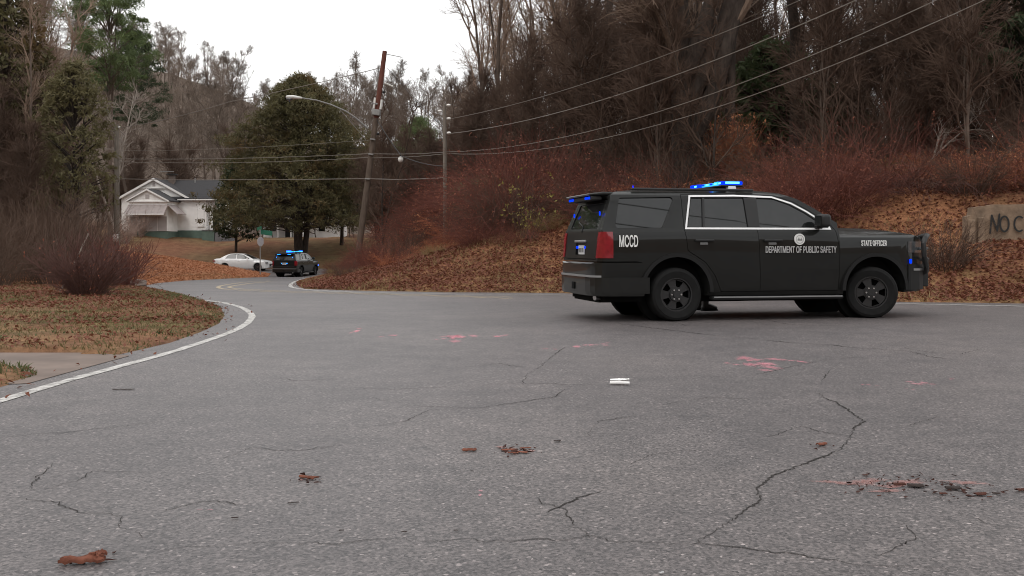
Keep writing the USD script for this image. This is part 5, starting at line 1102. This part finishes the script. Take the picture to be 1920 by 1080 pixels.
    # front window, recessed doorway and stoop
    wn = obj('window', box(gxp(371) - x0, gxp(385) - x0, .03, .098, gz(426) - zb, gz(382) - zb), 'white_trim', h)
    obj('window_pane', box(gxp(372.6) - x0, gxp(383.4) - x0, .0, .028, gz(411) - zb, gz(385) - zb), 'white_siding', wn)
    obj('window_pane', box(gxp(372.6) - x0, gxp(383.4) - x0, .0, .028, gz(425) - zb, gz(413) - zb), 'white_siding', wn)
    xd0, xd1 = gxp(388) - x0, gxp(405) - x0
    obj('entry_back_wall', box(xd0 + .002, xd1, 1.2, 1.4, fl, ze), 'white_siding', h)
    dr = obj('door', box(xd0 + .25, xd0 + 1.0, 1.12, 1.198, fl + .05, fl + 2.1), 'dark_opening', h)
    obj('door_frame', box(xd0 + .14, xd0 + .248, 1.10, 1.198, fl + .05, fl + 2.2) + box(xd0 + 1.002, xd0 + 1.1, 1.10, 1.198, fl + .05, fl + 2.2), 'grey_panel', dr)
    obj('entry_beam', box(xd0 + .002, xd1 + .1, -.1, .15, ze - .55, ze - .02), 'grey_panel', h)
    obj('entry_post', box(xd1 - .5, xd1 - .25, -.08, .12, fl + .003, ze - .552), 'white_trim', h)
    obj('stoop', box(xd0 + .02, xd1 + .3, -1.3, 1.19, -1.2, fl - .05), 'green_foundation', h)
    obj('stoop_slab', box(xd0 - .02, xd1 + .35, -1.35, 1.19, fl - .047, fl + .04), 'grey_step', h)
    for j in range(6): obj('step', box(xd1 + .352 + j * .33, xd1 + .68 + j * .33, -1.2, .3, -1.2, fl - .16 * (j + 1)), 'grey_step', h)
    for s in (-1.15, .25): obj('step_rail', tube([(xd1 + .4, s, fl + .9), (xd1 + 2.4, s, -.05 + .85)], .03, 6), 'galvanised', h)
    rw = obj('right_wall', box(xd1 + .002, xd1 + .25, 1.25, D - .1, fl, ze), 'white_siding', h)
house()
def far_house():
    YH = 124.0; k = YH / F; x0 = (497 - 960) * k; z0 = CAMH + (HZ - 449) * k
    h = thing('far_white_house', 'low white house with a posted porch half hidden behind the big cedar', 'house', (x0, YH, z0), 0)
    obj('wall', box(0, 8.6, 0, 6, -1, 2.7), 'white_siding', h)
    obj('roof', extX([(-.5, 2.6), (6.5, 2.6), (3, 4.4)], -.4, 9.0), 'roof_shingle', h)
    obj('porch_floor', box(.2, 5.0, -2.0, -.003, -1, .15), 'grey_step', h)
    obj('porch_roof', box(.1, 5.1, -2.1, -.003, 2.35, 2.5), 'white_trim', h)
    for q in (.35, 1.9, 3.4, 4.85): obj('porch_post', box(q - .09, q + .09, -1.95, -1.77, .152, 2.348), 'white_trim', h)
    dr = obj('door', box(2.35, 3.2, -.06, -.003, .16, 2.15), 'dark_opening', h)
    for q in (.9, 4.2, 6.6): 
        w = obj('window', box(q - .45, q + .45, -.05, -.003, .9, 2.1), 'white_trim', h); obj('pane', box(q - .37, q + .37, -.07, -.052, .98, 2.02), 'tinted_glass', w)
far_house()

# ------------------------------------------------------------------ poles, lamp, wires, signs
YA = 50.0
def leaning_pole():
    b, t = at(672, 474, YA), at(721.5, 96, YA)
    ax_ = t - b; L = np.linalg.norm(ax_); tilt = math.degrees(math.atan2(ax_[0], ax_[2]))
    p = thing('leaning_utility_pole', 'tall leaning wooden utility pole with a reddish top beside the bank', 'utility pole', b, 0, None, 1.0, (0, tilt))
    Z = lambda py: (474 - py) / (474 - 96) * L
    obj('pole', tube([(0, 0, -1.2), (0, 0, Z(330)), (0, 0, Z(222))], [.155, .145, .13], 14), 'pole_wood', p)
    obj('pole_top', tube([(0.0, 0, Z(221)), (.0, 0, Z(150)), (0, 0, L)], [.128, .12, .11], 14), 'red_pole_wood', p)
    tr = obj('junction_box', rbox(-.20, .18, -.24, .16, Z(217), Z(206), .03), 'galvanised', p)
    obj('box_arrester', tube([(-.14, -.2, Z(205)), (-.14, -.2, Z(185))], .05, 8), 'porcelain', tr); obj('box_arrester', tube([(.18, -.2, Z(205)), (.18, -.2, Z(187))], .05, 8), 'porcelain', tr)
    obj('bracket', tube([(0, -.16, Z(196)), (-.2, -.22, Z(196))], .05, 8), 'galvanised', p)
    for py, l in ((155, .55), (101, .75)):
        ar = obj('insulator_arm', tube([(.1, 0, Z(py)), (.1 + l, 0, Z(py) + (.0 if l < .6 else -.05))], .018, 6), 'galvanised', p)
        if l < .6:
            for q in range(4): obj('insulator', Manifold.sphere(.055, 10).translate([.22 + q * .11, 0, Z(py) - .03 * q]), 'porcelain', ar)
    for py in (290, 336, 262): obj('clamp', rbox(-.12, .12, -.23, -.14, Z(py) - .03, Z(py) + .03, .015), 'galvanised', p)
    for py in (172, 250): obj('pole_bolt', Manifold.sphere(.07, 10).translate([.2, -.05, Z(py)]), 'black_plastic', p)
    # street lamp on its arm; the arm keeps level in the tilted frame
    Rm = np.array(trimesh.transformations.rotation_matrix(math.radians(-tilt), [0, 1, 0]))[:3, :3]
    loc = lambda px, py, dy=0.0: Rm @ (at(px, py, YA) + [0, dy, 0] - b)
    lp = obj('lamp_arm', tube([loc(690, 241), loc(668, 222, -.2), loc(650, 210, -.4), (loc(625, 199.5, -.6)), loc(600, 192.5, -.8), loc(575, 189.5, -1.0)], [.045, .04, .036, .033, .03, .028], 8), 'galvanised', p)
    c = loc(559, 189.5, -1.1)
    head = Manifold.batch_hull([Manifold.sphere(.10, 16).scale([1.3, 1.3, .9]).translate([-.22, 0, .02]), Manifold.sphere(.13, 16).scale([1.1, 1.2, .75]).translate([-.02, 0, .03]), Manifold.sphere(.05, 12).translate([.36, 0, .02])]).rotate([0, -tilt + 4, 0]).translate(list(c))
    obj('lamp_head', head, 'lamp_housing', lp, smooth=40)
    obj('lamp_glass', Manifold.sphere(.11, 16).scale([1.3, 1.1, .8]).rotate([0, -tilt, 0]).translate([c[0] - .16, c[1], c[2] - .09]), 'clear_lens', lp, smooth=40)
    obj('arm_brace', tube([loc(686, 262), loc(660, 231, -.25), loc(640, 207, -.5)], .012, 5), 'galvanised', lp)
    return p
leaning_pole()
def straight_pole(px, py0, py1, y, w, label, insul, m='grey_pole_wood', lean=0.0):
    b, t = at(px, py1, y), at(px + lean, py0, y); p = thing('utility_pole', label, 'utility pole', b)
    h = t - b; obj('pole', tube([(0, 0, -2.5), h * .5, h], [w * 1.05, w * .9, w * .72], 10), m, p)
    for py, s in insul:
        c = at(px + lean * (py1 - py) / (py1 - py0), py, y) - b
        ar = obj('insulator_bracket', tube([c, c + [s * .15, -.02, .02]], .018, 6), 'galvanised', p)
        obj('insulator', Manifold.sphere(.075, 12).scale([1.2, 1, .8]).translate(list(c + [s * .17, -.02, .03])), 'porcelain', ar)
    return p
straight_pole(835, 196, 345, 42, .085, 'slim utility pole with three white insulators above the bramble bank', [(199, 1), (224, 1), (251, 1), (210, -1)], lean=-2)
pc = straight_pole(219, 234, 460, 60, .16, 'grey wooden utility pole beside the left wood in front of the house', [(240, 1)])
c = at(220, 446, 60) - at(219, 460, 60); obj('meter_box', rbox(c[0] - .14, c[0] + .14, -.34, -.17, c[2] - .2, c[2] + .2, .03), 'porcelain', pc)
def wire(pts, sag, label, r=.014, m='wire_metal', n=22):
    P = []
    for (a, b), s in zip(zip(pts[:-1], pts[1:]), sag):
        t = np.linspace(0, 1, n)[:, None]; q = np.array(a) * (1 - t) + np.array(b) * t; q[:, 2] -= 4 * s * (t * (1 - t))[:, 0]; P.append(q if not P else q[1:])
    P = np.vstack(P); tag(obj('overhead_wire', tubes([(P, np.full(len(P), r))], 5), m, smooth=True), label, 'wire')
D4 = 20.0
A = lambda py, px=None: at(px if px else 672 + (474 - py) / 378 * 49.5, py, YA)
B = lambda py: at(836, py, 42)
Cc = lambda py: at(219, py, 60)
wire([at(838, 224, 42), at(1996, -232, D4)], [.62], 'highest wire running from the slim pole up to the top right', .008)
wire([at(839, 251, 42), at(1996, -190, D4)], [.8], 'second wire from the slim pole, brightest of those climbing to the top right', .012)
wire([A(288), at(838, 285, 42), at(1996, -116, D4)], [.05, .95], 'third wire climbing from the poles to the top right', .010)
wire([A(296), at(838, 288, 42), at(1996, -70, D4)], [.05, 1.05], 'lowest wire climbing from the poles to the top right', .010)
wire([A(126), at(430, 191, 52.5), Cc(240)], [.05, .15], 'wire sloping down from the red pole top to the left wood', .02)
wire([A(262), Cc(283)], [.12], 'uppermost level wire crossing in front of the big cedar', .009)
wire([A(288), Cc(298)], [.10], 'upper of two close wires crossing the cedar at mid height', .014)
wire([A(295), Cc(303)], [.16], 'lower of two close wires crossing the cedar at mid height', .014)
wire([B(333), A(335), Cc(335.5)], [.05, .05], 'bright lowest wire crossing in front of the house roof', .018)
wire([A(222), at(752, 292, 47.5), at(835, 312, 42)], [.05, .1], 'dark cable stepping down from the junction box to the slim pole', .02, 'black_plastic')
wire([A(126, 725), at(760, 165, 50), at(834, 240, 42)], [.02, .1], 'slack dark line leaving the red pole top to the right', .012, 'black_plastic')
c = at(751, 299, 47.5)
sc = thing('splice_case', 'round white splice case hanging from the cable right of the leaning pole', 'cable box', c)
obj('case', Manifold.sphere(.12, 16).scale([1, .8, 1.1]), 'porcelain', sc, smooth=40); obj('hook', tube([(0, 0, .14), (0, 0, .3)], .02, 6), 'black_plastic', sc)

YS = 81.0
c = at(488, 507, YS); sp = thing('street_sign_post', 'metal sign post with green street name blades and the grey back of an octagonal sign', 'sign', (c[0], c[1], c[2] - .3))
Zs = lambda py: (507 - py) * YS / F + .3
obj('post', rbox(-.04, .04, -.03, .03, -.4, Zs(430), .015), 'galvanised', sp)
octo = CrossSection([np.array([(.38 * math.cos(a), .38 * math.sin(a)) for a in np.arange(8) * np.pi / 4 + np.pi / 8])])
obj('octagonal_plate', extY(octo, -.012, .012).rotate([0, 0, 62]).translate([.03, -.05, Zs(453)]), 'sign_back', sp)
obj('street_name_blade', rbox(-.5, .45, -.012, .012, Zs(440) + .004, Zs(431), .008).rotate([0, 8, 12]), 'sign_green', sp)
obj('street_name_blade', rbox(-.3, .62, -.012, .012, Zs(434), Zs(428), .008).rotate([0, -6, -55]).translate([.0, .0, .12]), 'sign_green', sp)

# ------------------------------------------------------------------ sprayed concrete wall on the right bank
YW = 24.0
wl = at(1813, 461, YW); zt, zb_ = at(0, 384, YW)[2], at(0, 458, YW)[2]
w_ = thing('concrete_wall', 'low weathered concrete retaining wall sprayed NO CO in black at the right edge', 'wall', (wl[0], YW, 0), math.radians(-4))
top = [(0, zb_ - .5), (0, zb_ + .62), (.10, zb_ + .66), (.12, zt - .06), (.5, zt - .02), (.55, zt), (5.6, zt + .1), (5.6, zb_ - .5)]
wm = asmesh(extY(top, 0, .3).refine_to_length(.08)); wv = np.array(wm.vertices)
wv += ((meshkit.fbm(wv * 3.1, 4, 5) - .5) * .07)[:, None] * np.array([.3, .6, .5]); wm = trimesh.Trimesh(wv, wm.faces, process=False)
obj('wall_slab', wm, 'concrete_wall', w_, smooth=40)
for q in range(2): obj('wall_buttress', rbox(.02 + q * .20, .16 + q * .20, -.10, .05, zb_ - .3, zb_ + .55 + .05 * q, .02), 'concrete_wall', w_)
def stroke(pts, r=.019):
    return Manifold.batch_boolean([Manifold.batch_hull([Manifold.cylinder(.012, r, r, 10).translate([a[0], a[1], 0]), Manifold.cylinder(.012, r, r, 10).translate([b[0], b[1], 0])]) for a, b in zip(pts[:-1], pts[1:])], __import__('manifold3d').OpType.Add)
def el(cx, cy, rx, ry, a0=0, a1=360): return [(cx + rx * math.cos(math.radians(a)), cy + ry * math.sin(math.radians(a))) for a in np.linspace(a0, a1, 18)]
pxw = lambda px: (px - 1813) * YW / F
pzw = lambda py: CAMH + (HZ - py) * YW / F
LET = [('N', [(pxw(1854), pzw(437)), (pxw(1857), pzw(404)), (pxw(1867), pzw(433)), (pxw(1871), pzw(402))]), ('O', el(pxw(1880), pzw(420), .095, .17)), ('C', el(pxw(1907), pzw(420), .11, .165, 55, 300)), ('O', el(pxw(1928), pzw(421), .095, .17))]
for ch, st in LET: obj('sprayed_letter', stroke(st).transform(np.array([[1, 0, 0, 0], [0, 0, -1, -.036], [0, 1, 0, 0]], float)), 'black_spray', w_, smooth=False)

# ------------------------------------------------------------------ litter on the asphalt
def bark_piece(seed, L, w, h, curl=0.3):
    """a splintered curl of bark: bent slab with ragged ends"""
    g = np.random.default_rng(seed); n, m = 14, 7
    u, v = np.meshgrid(np.linspace(-.5, .5, n), np.linspace(-1, 1, m), indexing='ij')
    xx = u * L * (1 + .12 * g.normal(size=(1, m))) ; a = v * 1.1
    yy = np.sin(a) * w * (1 + .25 * np.sin(u * 5 + g.uniform(0, 6))) + curl * L * .4 * u * u
    zz = (1 - np.cos(a)) * -w * .8 + w * .7 + h * .5 + (meshkit.fbm(np.stack([u * 9, v * 2.5, u * 0 + seed], -1), 3, seed) - .5) * h
    t = h * .35; V = np.concatenate([np.stack([xx, yy, zz], -1).reshape(-1, 3), np.stack([xx, yy * .86, zz - t - .15 * h], -1).reshape(-1, 3)])
    V[:, 2] -= V[:, 2].min() - .001
    i = np.arange(n * m).reshape(n, m); q = np.stack([i[:-1, :-1], i[1:, :-1], i[1:, 1:], i[:-1, 1:]], -1).reshape(-1, 4); N = n * m
    rim = np.concatenate([i[:, 0], i[-1, 1:], i[::-1, -1][1:], i[0, ::-1][1:]]); r2 = np.roll(rim, -1)
    side = np.stack([rim, rim + N, r2 + N, r2], -1)
    return trimesh.Trimesh(V, np.vstack([np.vstack([k[:, [0, 1, 2]], k[:, [0, 2, 3]]]) for k in (q, q[:, ::-1] + N, side)]), process=False)
def debris(px, py, wpx, seed, label, kind='bark_chip', cat_='bark', ang=0.0, wid=.22, m='bark_chip', hh=.5):
    c = G(px, py); L = wpx * c[1] / F
    b = bark_piece(seed, L, L * wid, L * wid * hh); b.apply_transform(trimesh.transformations.rotation_matrix(ang, [0, 0, 1])); b.apply_translation([c[0], c[1], zr(c[1]) + .003])
    tag(obj(kind, b, m, smooth=35), label, cat_)
c = G(153, 1058)
big = thing('bark_chunk', 'largest reddish chunk of bark at the lower left of the road', 'bark', (c[0], c[1], .002), .28)
obj('slab', bark_piece(301, .135, .019, .02), 'bark_chip', big); b = bark_piece(302, .05, .016, .016); b.apply_transform(trimesh.transformations.rotation_matrix(.9, [0, 0, 1])); b.apply_translation([.05, .014, .012]); obj('splinter', b, 'bark_chip', big)
debris(577, 899, 38, 303, 'dark bark splinter with twig left of the road centre', ang=-.5, wid=.16)
debris(590, 896, 24, 304, 'thin dark twig lying against the bark splinter left of centre', 'twig', 'twig', .05, .07, 'twig_black')
debris(550, 945, 19, 305, 'small black twig below the bark splinter left of centre', 'twig', 'twig', .3, .1, 'twig_black')
debris(440, 974, 12, 306, 'tiny black fleck of bark near the bottom left', 'bark_chip', 'bark', .1, .2, 'twig_black')
debris(880, 847, 25, 307, 'dark stubby bark piece beside the reddish splinters', ang=.15, wid=.25)
for i, (px, py, w, a, lab) in enumerate([(955, 846, 28, .1, 'left flake of the reddish bark splinters at mid road'), (978, 850, 22, -.35, 'dark lower flake of the bark splinters at mid road'), (985, 842, 20, .2, 'upper right flake of the bark splinters at mid road'), (962, 851, 18, -.1, 'small lower left flake of the bark splinters at mid road'), (946, 845, 14, 0, 'outermost left flake of the bark splinters at mid road')]):
    debris(px, py, w, 310 + i, lab, ang=a, wid=.14, hh=.4)
debris(885, 884, 5, 320, 'tiny black crumb below the stubby bark piece', m='twig_black')
debris(1541, 836, 22, 321, 'dark bark piece near the long crack on the right', ang=.5, wid=.25)
for i, (px, py, w, a, lab) in enumerate([(1716, 914, 26, -.2, 'biggest dark bark piece in the crushed trail at right'), (1685, 911, 22, .1, 'dark bark sliver left of the biggest piece in the crushed trail'), (1648, 932, 8, .3, 'lone crumb below the left end of the crushed bark trail'), (1786, 919, 26, .05, 'long bark sliver in the crushed trail at right'), (1768, 928, 14, 0, 'short bark sliver below the long one in the crushed trail'), (1838, 930, 22, .1, 'flat bark sliver right of the crushed trail'), (1868, 928, 14, -.3, 'rightmost crumb of the crushed bark trail'), (1916, 922, 22, .2, 'bark piece at the right edge of the photo'), (1622, 893, 10, .2, 'upper left crumb of the crushed bark trail'), (1810, 912, 10, .6, 'upper right crumb of the crushed bark trail'), (1855, 934, 8, 0, 'small crumb at the tail of the crushed bark trail')]):
    debris(px, py, w, 330 + i, lab, ang=a, wid=.3, hh=.35, m='dark_chip' if i % 3 else 'twig_black')
debris(231, 732, 36, 350, 'black twig lying by the left edge line', 'twig', 'twig', .05, .06, 'twig_black')
debris(640, 997, 9, 351, 'black crumb left of the bottom centre', m='twig_black'); debris(855, 997, 9, 352, 'black crumb right of the bottom centre', m='twig_black'); debris(758, 1000, 9, 353, 'black crumb at the bottom centre', m='twig_black'); debris(1240, 1077, 10, 354, 'pale pebble at the bottom edge', 'pebble', 'pebble', .5, .3, 'decal_silver')
debris(1045, 829, 12, 355, 'small dark fleck right of the reddish splinters', m='twig_black')
c = G(1162, 721)
pp = thing('crumpled_paper', 'crumpled white paper wrapper lying on the asphalt', 'paper', (c[0], c[1], .003), -.1)
v, f = np.meshgrid(np.linspace(-.07, .07, 12), np.linspace(-.035, .035, 8), indexing='ij'); g = np.random.default_rng(9)
zz = .012 + .022 * meshkit.fbm(np.stack([v * 30, f * 40, v * 0], -1), 3, 4) + .015 * np.abs(np.sin(f * 60))
i = np.arange(96).reshape(12, 8); q = np.stack([i[:-1, :-1], i[1:, :-1], i[1:, 1:], i[:-1, 1:]], -1).reshape(-1, 4)
obj('sheet', trimesh.Trimesh(np.stack([v, f, zz], -1).reshape(-1, 3), np.vstack([q[:, [0, 1, 2]], q[:, [0, 2, 3]]]), process=False), 'paper', pp, smooth=False)
b = tube([(-.072, -.034, .014), (0, -.03, .016), (.072, -.034, .013)], [.012, .014, .011], 8); obj('rolled_edge', b, 'paper', pp, smooth=40)
# rubble beside the left shrub
g = np.random.default_rng(5)
for k, (px, py) in enumerate([(243, 532), (255, 534), (268, 533), (236, 536), (276, 534)]):
    q = G(px, py + 3); s = Manifold.batch_hull([Manifold.sphere(.05, 8).translate(list(g.normal(size=3) * [.16, .12, .07])) for _ in range(7)])
    tag(obj('rubble_stone', s.translate([q[0], q[1] - .3, T1(q[0], q[1] - .3) + .08]), 'concrete_drive', smooth=False), ['largest pale', 'second', 'middle', 'leftmost pale', 'rightmost pale'][k] + ' rubble stone beside the low bush at the road bend', 'stone', 'rubble stones at the road bend')
q = at(112, 475, 22); x = thing('leaning_stick', 'pale broken stick leaning in the brush left of the red-twigged shrub', 'stick', (q[0], 22, T1(q[0], 22)), 0, None, 1.0, (0, 26))
q2 = at(112, 475, 22)[2] - T1(q[0], 22); obj('stick', tube([(0, 0, -.05), (.02, 0, .5), (0, 0, 1.35)], [.022, .02, .015], 7), 'pale_bark', x)
# wires of the line on the near side of the street, seen only in the side windows
wire([(-30, 3.0, 9.75), (45, 3.0, 10.55)], [.0], 'overhead wire above the near roadside mirrored in the side windows of the dark vehicle', .016)
wire([(-30, 3.4, 10.15), (45, 3.4, 11.0)], [.0], 'second overhead wire above the near roadside mirrored in the side windows', .016)
# crumbs of bark round the bigger pieces
g = np.random.default_rng(12); V, Fa, n = [], [], 0
for cx, cy, sx, sy, k in ((1715, 910, 75, 9, 80), (1820, 926, 40, 6, 24), (1640, 903, 30, 8, 20), (968, 846, 22, 4, 44), (578, 899, 16, 5, 18), (152, 1056, 26, 8, 10), (1541, 838, 9, 3, 8)):
    for _ in range(k):
        q = G(cx + g.normal() * sx, cy + g.normal() * sy); L = g.uniform(.003, .012) * (1.5 if g.uniform() < .15 else 1)
        p = g.normal(size=(5, 3)) * [L, L * .5, L * .32]; p[:, 2] -= p[:, 2].min(); a = g.uniform(0, 6.28)
        p[:, :2] = p[:, :2] @ np.array([[math.cos(a), math.sin(a)], [-math.sin(a), math.cos(a)]]); m = trimesh.convex.convex_hull(p)
        V.append(np.asarray(m.vertices) + [q[0], q[1], zr(q[1]) + .003]); Fa.append(np.asarray(m.faces) + n); n += len(m.vertices)
tag(obj('bark_crumbs', (np.vstack(V), np.vstack(Fa)), 'bark_bits', smooth=False), 'crumbs of crushed bark strewn over the asphalt', 'bark', kind='stuff')
